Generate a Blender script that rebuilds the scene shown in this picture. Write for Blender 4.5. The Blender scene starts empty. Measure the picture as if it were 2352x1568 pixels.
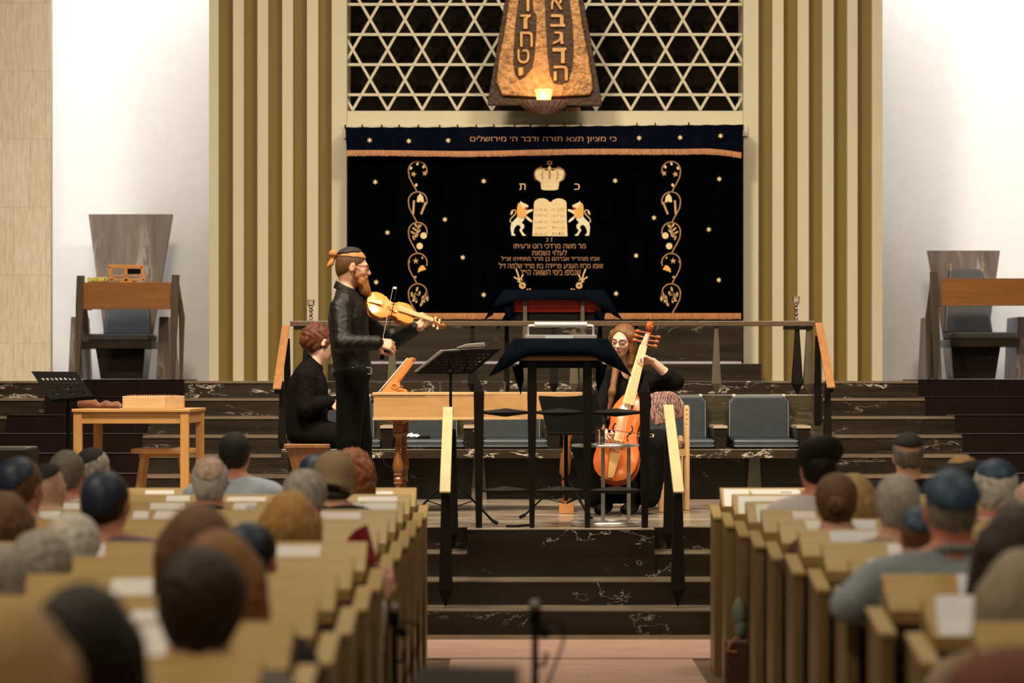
import bpy, math, random
import numpy as np
from mathutils import Vector, Matrix, Euler
R = math.radians
C = bpy.context.scene.collection
sc = bpy.context.scene
random.seed(7)
# ------------------------------------------------------------------ camera, world, lights
F = 6200.0                      # focal length in photo pixels
VX, VY, EYE = 1184.0, 870.0, 1.56
cam = bpy.data.cameras.new('camera')
co = bpy.data.objects.new('camera', cam); C.objects.link(co)
co.location = (0, 0, EYE); co.rotation_euler = (R(90), 0, 0)
cam.sensor_width = 36; cam.lens = F / 2352 * 36
cam.shift_x = -(VX - 1176) / 2352; cam.shift_y = (VY - 784) / 2352
cam.clip_start = 0.1; cam.clip_end = 200
cam.dof.use_dof = True; cam.dof.focus_distance = 20.0; cam.dof.aperture_fstop = 2.2
sc.camera = co
sc.view_settings.view_transform = 'Standard'; sc.view_settings.look = 'None'
sc.view_settings.exposure = 0.0; sc.view_settings.gamma = 1; sc.view_settings.use_curve_mapping = False
w = bpy.data.worlds.new('world'); sc.world = w; w.use_nodes = True
w.node_tree.nodes['Background'].inputs[0].default_value = (1.0, .80, .58, 1)
w.node_tree.nodes['Background'].inputs[1].default_value = .05
def area(name, loc, target, sx, sy, power, col):
    l = bpy.data.lights.new(name, 'AREA'); l.shape = 'RECTANGLE'; l.size = sx; l.size_y = sy
    l.energy = power; l.color = col
    o = bpy.data.objects.new(name, l); C.objects.link(o); o.location = loc
    if name.startswith('stage'): l.spread = R(100)
    d = Vector(target) - Vector(loc); o.rotation_euler = d.to_track_quat('-Z', 'Y').to_euler()
    return o
WARM = (1, .84, .62)
area('stage_ceiling_light', (-2.6, 15.0, 8.5), (.2, 20.5, 1.2), 1.6, 1.2, 345, WARM)
area('stage_ceiling_light', (3.2, 15.4, 8.5), (.8, 20.5, 1.2), 1.6, 1.2, 235, WARM)
area('hall_ceiling_light', (.3, 16.5, 9.0), (.3, 11.0, 0), 5, 3, 175, (1, .82, .58))
area('hall_ceiling_light', (-5.0, 8.5, 8.0), (-1.5, 9.0, .8), 2, 3, 270, (1, .82, .58))
area('hall_ceiling_light', (5.0, 8.5, 8.0), (2.5, 9.0, .8), 2, 3, 140, (1, .82, .58))
area('rear_hall_light', (-1.6, 1.0, 6.5), (.2, 11.0, .8), 1.2, 1.2, 170, (1, .80, .54))
area('ark_ceiling_light', (.3, 19.0, 10.0), (.3, 25.3, 3.2), 5, 2.5, 265, (1, .88, .72))
# cove lamps hidden behind the stone walls that wash the white niches
area('cove_lamp', (-4.62, 25.75, 4.2), (-3.6, 27.0, 4.0), .25, 5.4, 31, (.90, .95, 1))
area('cove_lamp', (5.25, 25.75, 4.2), (4.25, 27.0, 4.0), .25, 5.4, 31, (.90, .95, 1))
area('niche_fill', (-3.4, 25.9, 6.6), (-3.7, 26.9, 1.5), 1.6, .3, 44, (1, .92, .86))  # added fill lights from above, soften the shadows in the niches
area('niche_fill', (4.0, 25.9, 6.6), (4.3, 26.9, 1.5), 1.6, .3, 44, (1, .92, .86))

# ------------------------------------------------------------------ helpers
def P(px, py, Y):
    s = F / Y
    return Vector(((px - VX) / s, Y, EYE - (py - VY) / s))
def X_(px, Y): return (px - VX) * Y / F
def Z_(py, Y): return EYE - (py - VY) * Y / F
ORG = {}
def org(o):
    return ORG.get(o.name, Vector((0, 0, 0))) if o else Vector((0, 0, 0))
def tag(o, label=None, cat=None, group=None, kind=None):
    if label: o['label'] = label
    if cat: o['category'] = cat
    if group: o['group'] = group
    if kind: o['kind'] = kind
    return o
def thing(name, loc, label, cat, group=None):
    o = bpy.data.objects.new(name, None); C.objects.link(o); o.empty_display_size = .1
    o.location = loc; ORG[o.name] = Vector(loc)
    return tag(o, label, cat, group)
def link(name, me, parent=None):
    o = bpy.data.objects.new(name, me); C.objects.link(o)
    if parent: o.parent = parent
    ORG[o.name] = org(parent)
    return o
def copy_tree(o, loc=None, parent=None):
    c = o.copy(); C.objects.link(c)
    if parent: c.parent = parent
    if loc is not None: c.location = loc; ORG[c.name] = Vector(loc)
    for ch in list(o.children): copy_tree(ch, None, c)
    return c
class MB:
    def __init__(s): s.v = []; s.f = []; s.m = []; s.cur = 0; s.M = None
    def add(s, vs, fs):
        n = len(s.v)
        for p in vs:
            p = Vector(p); s.v.append(s.M @ p if s.M is not None else p)
        for f in fs: s.f.append([n + i for i in f]); s.m.append(s.cur)
        return s
    def box(s, x0, x1, y0, y1, z0, z1):
        return s.add([(x0,y0,z0),(x1,y0,z0),(x1,y1,z0),(x0,y1,z0),(x0,y0,z1),(x1,y0,z1),(x1,y1,z1),(x0,y1,z1)],
                     [(0,3,2,1),(4,5,6,7),(0,1,5,4),(1,2,6,5),(2,3,7,6),(3,0,4,7)])
    def loft(s, secs, cap=True, closed=True):
        n = len(secs[0]); vs = [p for q in secs for p in q]; fs = []
        for i in range(len(secs) - 1):
            for j in range(n if closed else n - 1):
                a = i*n + j; b = i*n + (j+1) % n
                fs.append((a, b, b + n, a + n))
        if cap and closed:
            fs.append(tuple(range(n))[::-1]); fs.append(tuple((len(secs)-1)*n + k for k in range(n)))
        return s.add(vs, fs)
    def prism(s, poly, axis, a, b):
        """polygon (2d) extruded along axis from a to b; axis x: poly=(y,z); y: (x,z); z: (x,y)"""
        def mk(p, t): return {'x': (t, p[0], p[1]), 'y': (p[0], t, p[1]), 'z': (p[0], p[1], t)}[axis]
        return s.loft([[mk(p, a) for p in poly], [mk(p, b) for p in poly]])
    def square(s, c, secs, rot=0):
        """square-section post: secs = [(z, wx, wy)]"""
        out = []
        for q in secs:
            z, a = q[0], q[1] / 2; b = (q[2] if len(q) > 2 else q[1]) / 2
            dx = q[3] if len(q) > 3 else 0; dy = q[4] if len(q) > 4 else 0
            pts = [(-a,-b),(a,-b),(a,b),(-a,b)]
            cr, sr = math.cos(rot), math.sin(rot)
            out.append([(c[0]+dx+x*cr-y*sr, c[1]+dy+x*sr+y*cr, z) for x, y in pts])
        return s.loft(out)
    def tube(s, pts, r, n=10, cap=True):
        pts = [Vector(p) for p in pts]; rs = r if isinstance(r, (list, tuple)) else [r]*len(pts)
        secs = []; up = None
        for i, p in enumerate(pts):
            d = (pts[min(i+1, len(pts)-1)] - pts[max(i-1, 0)]).normalized()
            if up is None:
                up = d.orthogonal().normalized()
            else:
                up = (up - d * up.dot(d)); up = up.normalized() if up.length > 1e-6 else d.orthogonal().normalized()
            v = d.cross(up)
            secs.append([p + (up*math.cos(2*math.pi*k/n) + v*math.sin(2*math.pi*k/n))*rs[i] for k in range(n)])
        return s.loft(secs, cap)
    def bar(s, a, b, w, h, up=(0,0,1)):
        a, b = Vector(a), Vector(b); d = (b-a).normalized(); u = Vector(up)
        sd = d.cross(u).normalized(); u = sd.cross(d).normalized()
        q = [(-w/2,-h/2),(w/2,-h/2),(w/2,h/2),(-w/2,h/2)]
        return s.loft([[p + sd*x + u*y for x, y in q] for p in (a, b)])
    def lathe(s, c, prof, n=20, ax=None):
        M = s.M
        secs = [[(c[0]+r*math.cos(2*math.pi*k/n), c[1]+r*math.sin(2*math.pi*k/n), c[2]+z) for k in range(n)] for r, z in prof]
        return s.loft(secs)
    def ball(s, c, r, n=12, m=8):
        r = (r, r, r) if not isinstance(r, (tuple, list)) else r
        secs = []
        for i in range(m+1):
            t = math.pi*(i+.001 if i == 0 else (i-.001 if i == m else i))/m
            secs.append([(c[0]+r[0]*math.sin(t)*math.cos(2*math.pi*k/n), c[1]+r[1]*math.sin(t)*math.sin(2*math.pi*k/n), c[2]-r[2]*math.cos(t)) for k in range(n)])
        return s.loft(secs)
    def build(s, name, mats, parent=None, smooth=False, bevel=0, world=True, seg=2, sub=0, solid=0):
        me = bpy.data.meshes.new(name)
        o0 = org(parent) if world else Vector((0,0,0))
        me.from_pydata([tuple(v - o0) for v in s.v], [], s.f)
        if not isinstance(mats, (list, tuple)): mats = [mats]
        for m in mats: me.materials.append(m)
        me.polygons.foreach_set('material_index', s.m)
        import bmesh
        bm = bmesh.new(); bm.from_mesh(me); bmesh.ops.recalc_face_normals(bm, faces=bm.faces); bm.to_mesh(me); bm.free()
        if smooth:
            me.polygons.foreach_set('use_smooth', [True]*len(me.polygons))
            if smooth == 'auto': me.set_sharp_from_angle(angle=R(38))
        me.update()
        o = link(name, me, parent)
        if solid:
            m = o.modifiers.new('solid', 'SOLIDIFY'); m.thickness = solid; m.offset = 0
        if sub:
            m = o.modifiers.new('sub', 'SUBSURF'); m.levels = sub; m.render_levels = sub
        if bevel:
            m = o.modifiers.new('bevel', 'BEVEL'); m.width = bevel; m.segments = seg; m.limit_method = 'ANGLE'; m.angle_limit = R(35)
            m.harden_normals = False
        return o
def struct(o): o['kind'] = 'structure'; return o

# ------------------------------------------------------------------ materials
MAT = {}
def base(name):
    m = bpy.data.materials.new(name); m.use_nodes = True; nt = m.node_tree
    return m, nt, nt.nodes['Principled BSDF']
def nd(nt, t, **k):
    n = nt.nodes.new(t)
    for a, b in k.items():
        if a in n.inputs.keys(): n.inputs[a].default_value = b
        else: setattr(n, a, b)
    return n
def c4(c): return (c[0], c[1], c[2], 1)
def ramp(nt, stops):
    r = nt.nodes.new('ShaderNodeValToRGB'); e = r.color_ramp.elements
    while len(e) < len(stops): e.new(.5)
    for i, (p, c) in enumerate(stops): e[i].position = p; e[i].color = c4(c) if isinstance(c, tuple) else (c, c, c, 1)
    return r
def coords(nt, scale, obj=True):
    tc = nd(nt, 'ShaderNodeTexCoord'); mp = nd(nt, 'ShaderNodeMapping'); mp.inputs['Scale'].default_value = scale
    nt.links.new(tc.outputs['Object'], mp.inputs['Vector'])
    return mp
def mat(name, col, rough=.6, metal=0, var=.12, scale=(6,6,6), bump=0, bscale=None, spec=.5, sheen=0, emit=None, detail=4, sss=0, trans=0, coat=0):
    if name in MAT: return MAT[name]
    m, nt, b = base(name); L = nt.links.new
    b.inputs['Roughness'].default_value = rough; b.inputs['Metallic'].default_value = metal
    b.inputs['Specular IOR Level'].default_value = spec
    if sheen: b.inputs['Sheen Weight'].default_value = sheen
    if coat: b.inputs['Coat Weight'].default_value = coat; b.inputs['Coat Roughness'].default_value = .15
    if trans: b.inputs['Transmission Weight'].default_value = trans
    if sss: b.inputs['Subsurface Weight'].default_value = sss; b.inputs['Subsurface Radius'].default_value = (.012,.005,.003); b.inputs['Subsurface Scale'].default_value = 1
    mp = coords(nt, scale); n = nd(nt, 'ShaderNodeTexNoise', Scale=1.0, Detail=float(detail), Roughness=.6)
    L(mp.outputs[0], n.inputs['Vector'])
    lo = tuple(max(0, c*(1-var)) for c in col); hi = tuple(min(1, c*(1+var)) for c in col)
    r = ramp(nt, [(.3, lo), (.7, hi)]); L(n.outputs['Fac'], r.inputs[0]); L(r.outputs[0], b.inputs['Base Color'])
    if bump:
        mp2 = coords(nt, bscale or scale); n2 = nd(nt, 'ShaderNodeTexNoise', Scale=1.0, Detail=5.0)
        L(mp2.outputs[0], n2.inputs['Vector'])
        bp = nd(nt, 'ShaderNodeBump', Strength=1.0, Distance=bump); L(n2.outputs['Fac'], bp.inputs['Height']); L(bp.outputs[0], b.inputs['Normal'])
    if emit: b.inputs['Emission Color'].default_value = c4(emit[0]); b.inputs['Emission Strength'].default_value = emit[1]
    MAT[name] = m; return m
def wood(name, c0, c1, axis='x', rough=.45, freq=1.0, coat=0):
    if name in MAT: return MAT[name]
    m, nt, b = base(name); L = nt.links.new
    s = {'x': (1.2, 26, 26), 'y': (26, 1.2, 26), 'z': (26, 26, 1.2)}[axis]
    mp = coords(nt, tuple(q*freq for q in s)); n = nd(nt, 'ShaderNodeTexNoise', Scale=1.0, Detail=6.0, Roughness=.65, Distortion=.4)
    L(mp.outputs[0], n.inputs['Vector'])
    r = ramp(nt, [(.25, c0), (.75, c1)]); L(n.outputs['Fac'], r.inputs[0]); L(r.outputs[0], b.inputs['Base Color'])
    b.inputs['Roughness'].default_value = rough
    if coat: b.inputs['Coat Weight'].default_value = coat; b.inputs['Coat Roughness'].default_value = .2
    bp = nd(nt, 'ShaderNodeBump', Strength=.25, Distance=.002); L(n.outputs['Fac'], bp.inputs['Height']); L(bp.outputs[0], b.inputs['Normal'])
    MAT[name] = m; return m
def marble(name, c0, c1, vein, vs=(1.6,1.6,5), width=.02, amount=.5, rough=.25, streak=(1.2,3,14), seed=0.0, patch=(.5,.62)):
    if name in MAT: return MAT[name]
    m, nt, b = base(name); L = nt.links.new
    mp = coords(nt, streak); n = nd(nt, 'ShaderNodeTexNoise', Scale=1.0, Detail=7.0, Roughness=.6, Distortion=.6)
    L(mp.outputs[0], n.inputs['Vector'])
    r = ramp(nt, [(.3, c0), (.72, c1)]); L(n.outputs['Fac'], r.inputs[0])
    mp2 = coords(nt, vs); mp2.inputs['Location'].default_value = (seed, seed*1.7, seed*.6)
    n2 = nd(nt, 'ShaderNodeTexNoise', Scale=1.0, Detail=6.0, Roughness=.62, Distortion=.5); L(mp2.outputs[0], n2.inputs['Vector'])
    # thin vein = band around .5 of the noise
    a = nd(nt, 'ShaderNodeMath', operation='SUBTRACT'); a.inputs[1].default_value = .5; L(n2.outputs['Fac'], a.inputs[0])
    ab = nd(nt, 'ShaderNodeMath', operation='ABSOLUTE'); L(a.outputs[0], ab.inputs[0])
    rv = ramp(nt, [(0.0, 1.0), (width, 0.0)]); L(ab.outputs[0], rv.inputs[0])
    n3 = nd(nt, 'ShaderNodeTexNoise', Scale=1.3, Detail=2.0); L(mp2.outputs[0], n3.inputs['Vector'])
    rp = ramp(nt, [(patch[0], 0.0), (patch[1], 1.0)]); L(n3.outputs['Fac'], rp.inputs[0])
    mu = nd(nt, 'ShaderNodeMath', operation='MULTIPLY'); L(rv.outputs[0], mu.inputs[0]); L(rp.outputs[0], mu.inputs[1])
    mu2 = nd(nt, 'ShaderNodeMath', operation='MULTIPLY'); L(mu.outputs[0], mu2.inputs[0]); mu2.inputs[1].default_value = amount
    mx = nd(nt, 'ShaderNodeMix', data_type='RGBA'); L(mu2.outputs[0], mx.inputs['Factor']); L(r.outputs[0], mx.inputs['A']); mx.inputs['B'].default_value = c4(vein)
    L(mx.outputs['Result'], b.inputs['Base Color']); b.inputs['Roughness'].default_value = rough
    MAT[name] = m; return m
def hairmat(name, c, dark=.35, scale=(90,90,10), rough=.5):
    if name in MAT: return MAT[name]
    m, nt, b = base(name); L = nt.links.new
    mp = coords(nt, scale); n = nd(nt, 'ShaderNodeTexNoise', Scale=1.0, Detail=4.0, Roughness=.7, Distortion=1.2)
    L(mp.outputs[0], n.inputs['Vector'])
    r = ramp(nt, [(.3, tuple(q*dark for q in c)), (.65, c)]); L(n.outputs['Fac'], r.inputs[0]); L(r.outputs[0], b.inputs['Base Color'])
    b.inputs['Roughness'].default_value = rough; b.inputs['Specular IOR Level'].default_value = .35
    bp = nd(nt, 'ShaderNodeBump', Strength=.9, Distance=.004); L(n.outputs['Fac'], bp.inputs['Height']); L(bp.outputs[0], b.inputs['Normal'])
    MAT[name] = m; return m

M_cream = mat('cream_paint', (.60,.535,.385), .55, var=.03, scale=(2,2,.6))
M_olive = mat('olive_paint', (.175,.112,.014), .6, var=.05, scale=(2,2,.6))
M_white = mat('white_plaster', (.86,.84,.82), .8, var=.02)
M_marble = marble('dark_marble', (.012,.008,.005), (.042,.029,.017), (.62,.52,.40), vs=(1.1,1.1,4), width=.006, amount=.6, seed=3.0, patch=(.52,.6))
M_marbleV = marble('veined_marble', (.016,.010,.006), (.05,.034,.02), (.78,.68,.55), vs=(2.0,2.0,6), width=.014, amount=.95, seed=5.0, patch=(.44,.54))
M_marbleB = marble('black_marble', (.008,.006,.004), (.018,.014,.010), (.75,.70,.62), vs=(1.5,1.5,3.0), width=.0035, amount=.55, seed=9.3, rough=.2, patch=(.50,.56))
M_marbleT = marble('throne_marble', (.085,.058,.045), (.20,.145,.115), (.50,.42,.36), vs=(5,5,1.1), width=.05, amount=.5, streak=(9,9,1.2), seed=2.0, rough=.3)
M_floorst = marble('stage_stone', (.13,.10,.07), (.52,.42,.32), (.70,.6,.5), vs=(.6,2.5,2), width=.02, amount=.4, streak=(1.1,5.5,5), seed=1.0, rough=.22)
M_darkwood = wood('dark_wood', (.045,.028,.014), (.10,.066,.034), 'z', .4)
M_railwood = wood('rail_wood', (.06,.036,.018), (.12,.075,.04), 'x', .35)
M_walnut = wood('walnut_veneer', (.20,.075,.018), (.33,.135,.035), 'x', .35)
M_capwood = wood('handrail_wood', (.30,.13,.05), (.46,.22,.09), 'y', .3)
M_brass = mat('brass_cap', (.74,.60,.34), .38, .35, var=.15, scale=(8,3,8))
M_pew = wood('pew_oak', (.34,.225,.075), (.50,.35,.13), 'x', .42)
M_pewend = wood('pew_end_oak', (.13,.082,.026), (.235,.155,.055), 'z', .42)  # pew oak darkened: shade on the pew ends put into the colour
M_pine = wood('pine', (.50,.25,.08), (.66,.36,.13), 'x', .4)
M_pineZ = wood('pine_upright', (.48,.24,.075), (.64,.34,.12), 'z', .4)
M_harps = wood('harpsichord_wood', (.46,.25,.10), (.58,.34,.15), 'x', .35)
M_harps2 = wood('music_desk_wood', (.55,.20,.05), (.70,.30,.09), 'y', .35)
M_turned = wood('turned_wood', (.17,.055,.015), (.30,.11,.03), 'z', .25, coat=.3)
M_black = mat('black_metal', (.004,.0036,.003), .6, var=.1, spec=.1)
M_iron = mat('dark_iron', (.006,.0046,.0025), .55, var=.2, spec=.12, scale=(10,10,2))
M_ironTop = mat('bronzed_iron', (.07,.052,.028), .5, .0, var=.2, scale=(10,10,2))
M_steel = mat('brushed_steel', (.70,.70,.70), .34, .8, var=.1)
M_silver = mat('silver', (.80,.78,.72), .15, 1, var=.05)
M_cushion = mat('blue_leather', (.030,.038,.047), .45, var=.08, scale=(14,14,14), bump=.002, bscale=(60,60,60))
M_cushiong = mat('grey_leather', (.055,.050,.050), .45, var=.08, scale=(14,14,14))
M_velvet = mat('navy_velvet', (.0008,.0010,.002), 1.0, spec=0, var=.2, scale=(4,4,1))
M_velvetL = mat('navy_velvet_valance', (.0018,.0026,.008), .95, spec=.03, var=.2, scale=(4,4,1))
M_cloth = mat('navy_cloth', (.0018,.0032,.0065), .85, spec=.02, var=.2)
M_fringe = wood('gold_fringe', (.20,.058,.006), (.56,.20,.022), 'z', .5, freq=2.2)
M_gold = mat('gold_embroidery', (.78,.50,.20), .5, var=.15, scale=(60,60,60), bump=.001, bscale=(200,200,200))
M_bronzeT = mat('copper_thread', (.42,.20,.09), .5, var=.15, scale=(60,60,60))
M_goldpale = mat('pale_gold_thread', (.78,.60,.32), .5, var=.12, scale=(60,60,60))
M_amber = mat('amber_thread', (.80,.40,.07), .5, var=.1)
M_redth = mat('red_thread', (.4,.02,.02), .6)
M_bronze = mat('hammered_bronze', (.36,.19,.075), .5, .65, var=.45, scale=(14,14,14), bump=.02, bscale=(22,22,22))
M_bronzeD = mat('dark_bronze', (.045,.022,.010), .5, .5, var=.3, scale=(10,10,10), bump=.01, bscale=(30,30,30))
M_carpet = mat('maroon_carpet', (.014,.006,.005), .95, spec=.05, sheen=.12, var=.25, scale=(30,30,30), bump=.004, bscale=(150,150,150))
M_aisle = mat('pink_carpet', (.31,.195,.15), .95, var=.14, scale=(2.2,9,9), bump=.002, bscale=(100,100,100), detail=7)
M_paper = mat('paper', (.80,.78,.78), .7, var=.03)
M_ink = mat('ink', (.12,.11,.11), .7)
M_red = mat('red_cloth', (.40,.025,.012), .7, var=.1)
M_travert = None
# ------------------------------------------------------------------ the setting
YW = 25.3
def travertine():
    m, nt, b = base('travertine_blocks'); L = nt.links.new
    tc = nd(nt, 'ShaderNodeTexCoord'); sp = nd(nt, 'ShaderNodeSeparateXYZ'); cb = nd(nt, 'ShaderNodeCombineXYZ')
    L(tc.outputs['Object'], sp.inputs[0]); L(sp.outputs['X'], cb.inputs['X']); L(sp.outputs['Z'], cb.inputs['Y'])
    br = nd(nt, 'ShaderNodeTexBrick', Scale=1.0); br.inputs['Brick Width'].default_value = .30; br.inputs['Row Height'].default_value = .63
    br.inputs['Mortar Size'].default_value = .003
    br.inputs['Color1'].default_value = (.92,.87,.78,1); br.inputs['Color2'].default_value = (.88,.81,.70,1); br.inputs['Mortar'].default_value = (.78,.68,.53,1)
    L(cb.outputs[0], br.inputs['Vector'])
    mp = coords(nt, (42,42,5)); n = nd(nt, 'ShaderNodeTexNoise', Scale=1.0, Detail=8.0, Roughness=.7, Distortion=.5); L(mp.outputs[0], n.inputs['Vector'])
    r = ramp(nt, [(.30, (.80,.67,.50)), (.58, (1.0,.97,.92))]); L(n.outputs['Fac'], r.inputs[0])
    mx = nd(nt, 'ShaderNodeMix', data_type='RGBA', blend_type='MULTIPLY'); mx.inputs['Factor'].default_value = 1
    L(br.outputs['Color'], mx.inputs['A']); L(r.outputs[0], mx.inputs['B']); L(mx.outputs['Result'], b.inputs['Base Color'])
    bp = nd(nt, 'ShaderNodeBump', Strength=.5, Distance=.01); L(n.outputs['Fac'], bp.inputs['Height']); L(bp.outputs[0], b.inputs['Normal'])
    b.inputs['Roughness'].default_value = .6
    return m
M_travert = travertine()
XC = .286
def sbox(name, x0, x1, y0, y1, z0, z1, m, bevel=0):
    return struct(MB().box(x0, x1, y0, y1, z0, z1).build(name, m, bevel=bevel))
sbox('floor', -9, 9, -3, 17.0, -.15, 0, mat('hall_stone_floor', (.13,.085,.05), .3, var=.3, scale=(3,3,3)))
# aisle carpet, two lengths of runner
for (x0, x1, y0, y1) in ((-.60, 1.17, 15.0, 16.05), (-.36, .98, 1.0, 14.93)):
    o = MB().box(x0, x1, y0, y1, 0, .012).build('carpet_runner', M_aisle, bevel=.004)
    tag(o, 'dusty pink carpet laid across the aisle at the foot of the steps' if y0 > 14.95 else 'long dusty pink carpet runner down the middle of the aisle', 'carpet')
# front steps and stage: one stone mass per step
ST = [17.61, 17.22, 16.85, 16.47]      # riser fronts from stage edge downwards
for k in range(1, 4):
    sbox('trim_%d' % k, -9, 9, ST[k], ST[k-1] + .02, 0, .6 - .15*k, mat('lit_tread_marble', (.13,.10,.07), .3, var=.35, scale=(1.5,7,7)), .002)  # black marble steps; light on the tread tops painted as a lighter colour
sbox('stage_floor', -9, 9, 17.61, 27.4, 0, .6, [M_floorst][0], .004)
# risers faced in black marble below the tread tops painted lighter
for k in range(0, 4):
    sbox('trim_%d' % (10+k), -9, 9, ST[k]-.006, ST[k], max(0, .6-.15*(k+1)), .6-.15*k-.009, M_marbleB)
sbox('trim_20', X_(1073, 17.25), X_(1503, 17.25), 17.2, 17.62, .3, .6, M_marbleB, .004)
sbox('trim_21', X_(1073, 17.25), X_(1503, 17.25), 17.2, 17.62, .6, .602, M_floorst)
# side steps up to the upper platform
UY = [22.4 + .45*k for k in range(6)]
for k in range(6):
    z1 = .6 + .157*(k+1); 
    mm = M_marbleV if k in (5,) else M_marble
    y1 = 27.4 if k == 5 else UY[k+1] + .02
    for sx, (a, b) in ((0, (-9, -1.72)), (1, (2.30, 9))):
        sbox('trim_%d' % (30 + k*2 + sx), a, b, UY[k], y1, .6, z1 - .02, mm)
        sbox('trim_%d' % (50 + k*2 + sx), a - .0, b, UY[k] - .015, y1, z1 - .02, z1, mat('step_tread', (.19,.135,.085), .4, var=.3, scale=(2,8,8)))
# middle: bima platform behind the bench, then the step up to the ark
sbox('trim_70', -1.72, 2.30, 22.0, 27.4, .6, 1.43, M_marble)
sbox('trim_71', -1.72, 2.30, 24.3, 27.4, 1.43, 1.54, M_marbleV, .003)
sbox('trim_72', X_(752, 24.7), X_(1750, 24.7), 24.75, 25.6, 1.54, 1.70, M_marble, .003)
sbox('trim_73', X_(800, 25), X_(1706, 25), 25.02, 25.5, 1.70, Z_(733, 25.0), M_marble, 0)
o = MB().box(X_(820, 24.9), X_(1702, 24.9), 24.86, 25.0, 1.70, 1.722).build('folded_cloth_strip', mat('lilac_cloth', (.42,.38,.46), .8))
tag(o, 'narrow lilac cloth strip lying along the marble ledge below the ark', 'cloth')
# stair runners: dark maroon carpet on both flights
def runner(side, spans):
    mb = MB()
    for k in range(6):
        z = .6 + .157*(k+1); y = UY[k]
        a, b = spans[k]; yy = y - .015
        x0, x1 = X_(a, yy), X_(b, yy)
        ye = 25.6 if k == 5 else UY[k+1] - .015
        mb.box(x0, x1, yy - .012, ye, z + .001, z + .014)
        mb.box(x0, x1, yy - .012, yy, z - .155, z + .014)
    return mb
mb = runner(0, [(-300, 315), (-300, 320), (-300, 328), (16, 341), (103, 420), (190, 424)])
tag(mb.build('stair_carpet', M_carpet, bevel=.003), 'dark maroon carpet running up the left flight of marble steps', 'carpet')
mb = runner(1, [(2240, 2700), (2225, 2700), (2209, 2700), (2192, 2700), (2124, 2600), (2108, 2560)])
tag(mb.build('stair_carpet', M_carpet, bevel=.003), 'dark maroon carpet running up the right flight of marble steps', 'carpet')
for sd, xs in (('left', ((1, 1030, 0),)), ('right', ())): pass
# walls
sbox('wall_left', -9, X_(116, 25.0), 25.0, 25.12, 1.54, 9, M_travert)
sbox('wall_right', X_(2456, 25.0), 9, 25.0, 25.12, 1.54, 9, M_travert)
sbox('wall_back', -9, 9, 27.0, 27.3, .5, 9, M_white)
# slatted walls either side of the ark: olive backing, cream fins
def slat_wall(name, x0, x1, fins):
    r = thing('wall_' + name, ((x0+x1)/2, YW, 1.54), 'slatted wall of cream fins over olive panels, %s of the ark' % name, 'wall')
    r['kind'] = 'structure'
    MB().box(x0 + .002, x1 - .002, YW + .10, YW + .5, 1.54, 8).build('backing_panel', M_olive, r)
    for a, b in fins:
        MB().box(a, b, YW, YW + .099, 1.54, 8).build('fin', M_cream, r, bevel=.002)
    return r
fl = [(480, 502), (535, 560), (591, 616), (648, 673), (705, 731)]
fr = [(1774, 1800), (1832, 1858), (1889, 1915), (1946, 1970), (2003, 2027)]
slat_wall('left_of_ark', X_(480, YW), X_(763, YW), [(X_(a, YW), X_(b, YW)) for a, b in fl])
slat_wall('right_of_ark', X_(1742, YW), X_(2027, YW), [(X_(a, YW), X_(b, YW)) for a, b in fr])
# ark frame: two jambs and the beam
xa, xb = X_(797, YW), X_(1707, YW)
sbox('trim_80', X_(762, YW), xa, YW - .02, YW + .6, 1.54, 8, M_cream, .003)
sbox('trim_81', xb, X_(1742, YW), YW - .02, YW + .6, 1.54, 8, M_cream, .003)
sbox('trim_82', xa, xb, YW + .02, YW + .5, Z_(292, YW), Z_(254, YW), M_cream, .003)
sbox('wall_ark_recess', xa, xb, YW + .55, YW + .7, 1.54, 8, mat('recess_brown', (.006,.0035,.002), .9, spec=.1, var=.5, scale=(2.4,2.4,2.4)))
sbox('trim_83', X_(790, YW), xa + .03, YW - .05, YW + .01, Z_(318, YW), Z_(290, YW), M_cream)
sbox('trim_84', xb - .02, X_(1716, YW), YW - .05, YW + .01, Z_(313, YW), Z_(288, YW), M_cream)
# star lattice screen
lat = thing('lattice_screen', (XC, YW + .1, Z_(250, YW)), 'cream lattice screen of interlaced six-pointed stars above the ark curtain', 'screen')
Yl = YW + .12; sl = F / Yl
zb, zt = Z_(253, Yl), 6.2
a = 79.8 / sl; hgt = a * math.sqrt(3) / 2
zbar = Z_(217.7, Yl); x0n = X_(850.3, Yl); zn = Z_(45, Yl)
la, lb = xa - .01, xb + .01
fm = MB()
z = zbar
while z < zt: fm.box(la, lb, Yl - .014, Yl + .014, z - .0125, z + .0125); z += hgt
fm.build('crossbar', M_cream, lat)
def clip(px, pz, dx, dz):
    ts = []
    t0, t1 = -1e9, 1e9
    for p, d, lo, hi in ((px, dx, la, lb), (pz, dz, zb, zt)):
        ta, tb = (lo-p)/d, (hi-p)/d
        if ta > tb: ta, tb = tb, ta
        t0, t1 = max(t0, ta), min(t1, tb)
    return (t0, t1) if t1 - t0 > .05 else None
for sg, nm in ((1, 'slanting_bar'), (-1, 'slanting_bar')):
    fm = MB()
    for k in range(-40, 60):
        px, pz = x0n + a*k, zn
        c = clip(px, pz, .5, sg*math.sqrt(3)/2)
        if c:
            p0 = (px + .5*c[0], Yl + .002*sg, pz + sg*.8660254*c[0]); p1 = (px + .5*c[1], Yl + .002*sg, pz + sg*.8660254*c[1])
            fm.bar(p0, p1, .024, .020, up=(0, 1, 0))
    fm.build(nm, M_cream, lat)
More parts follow.
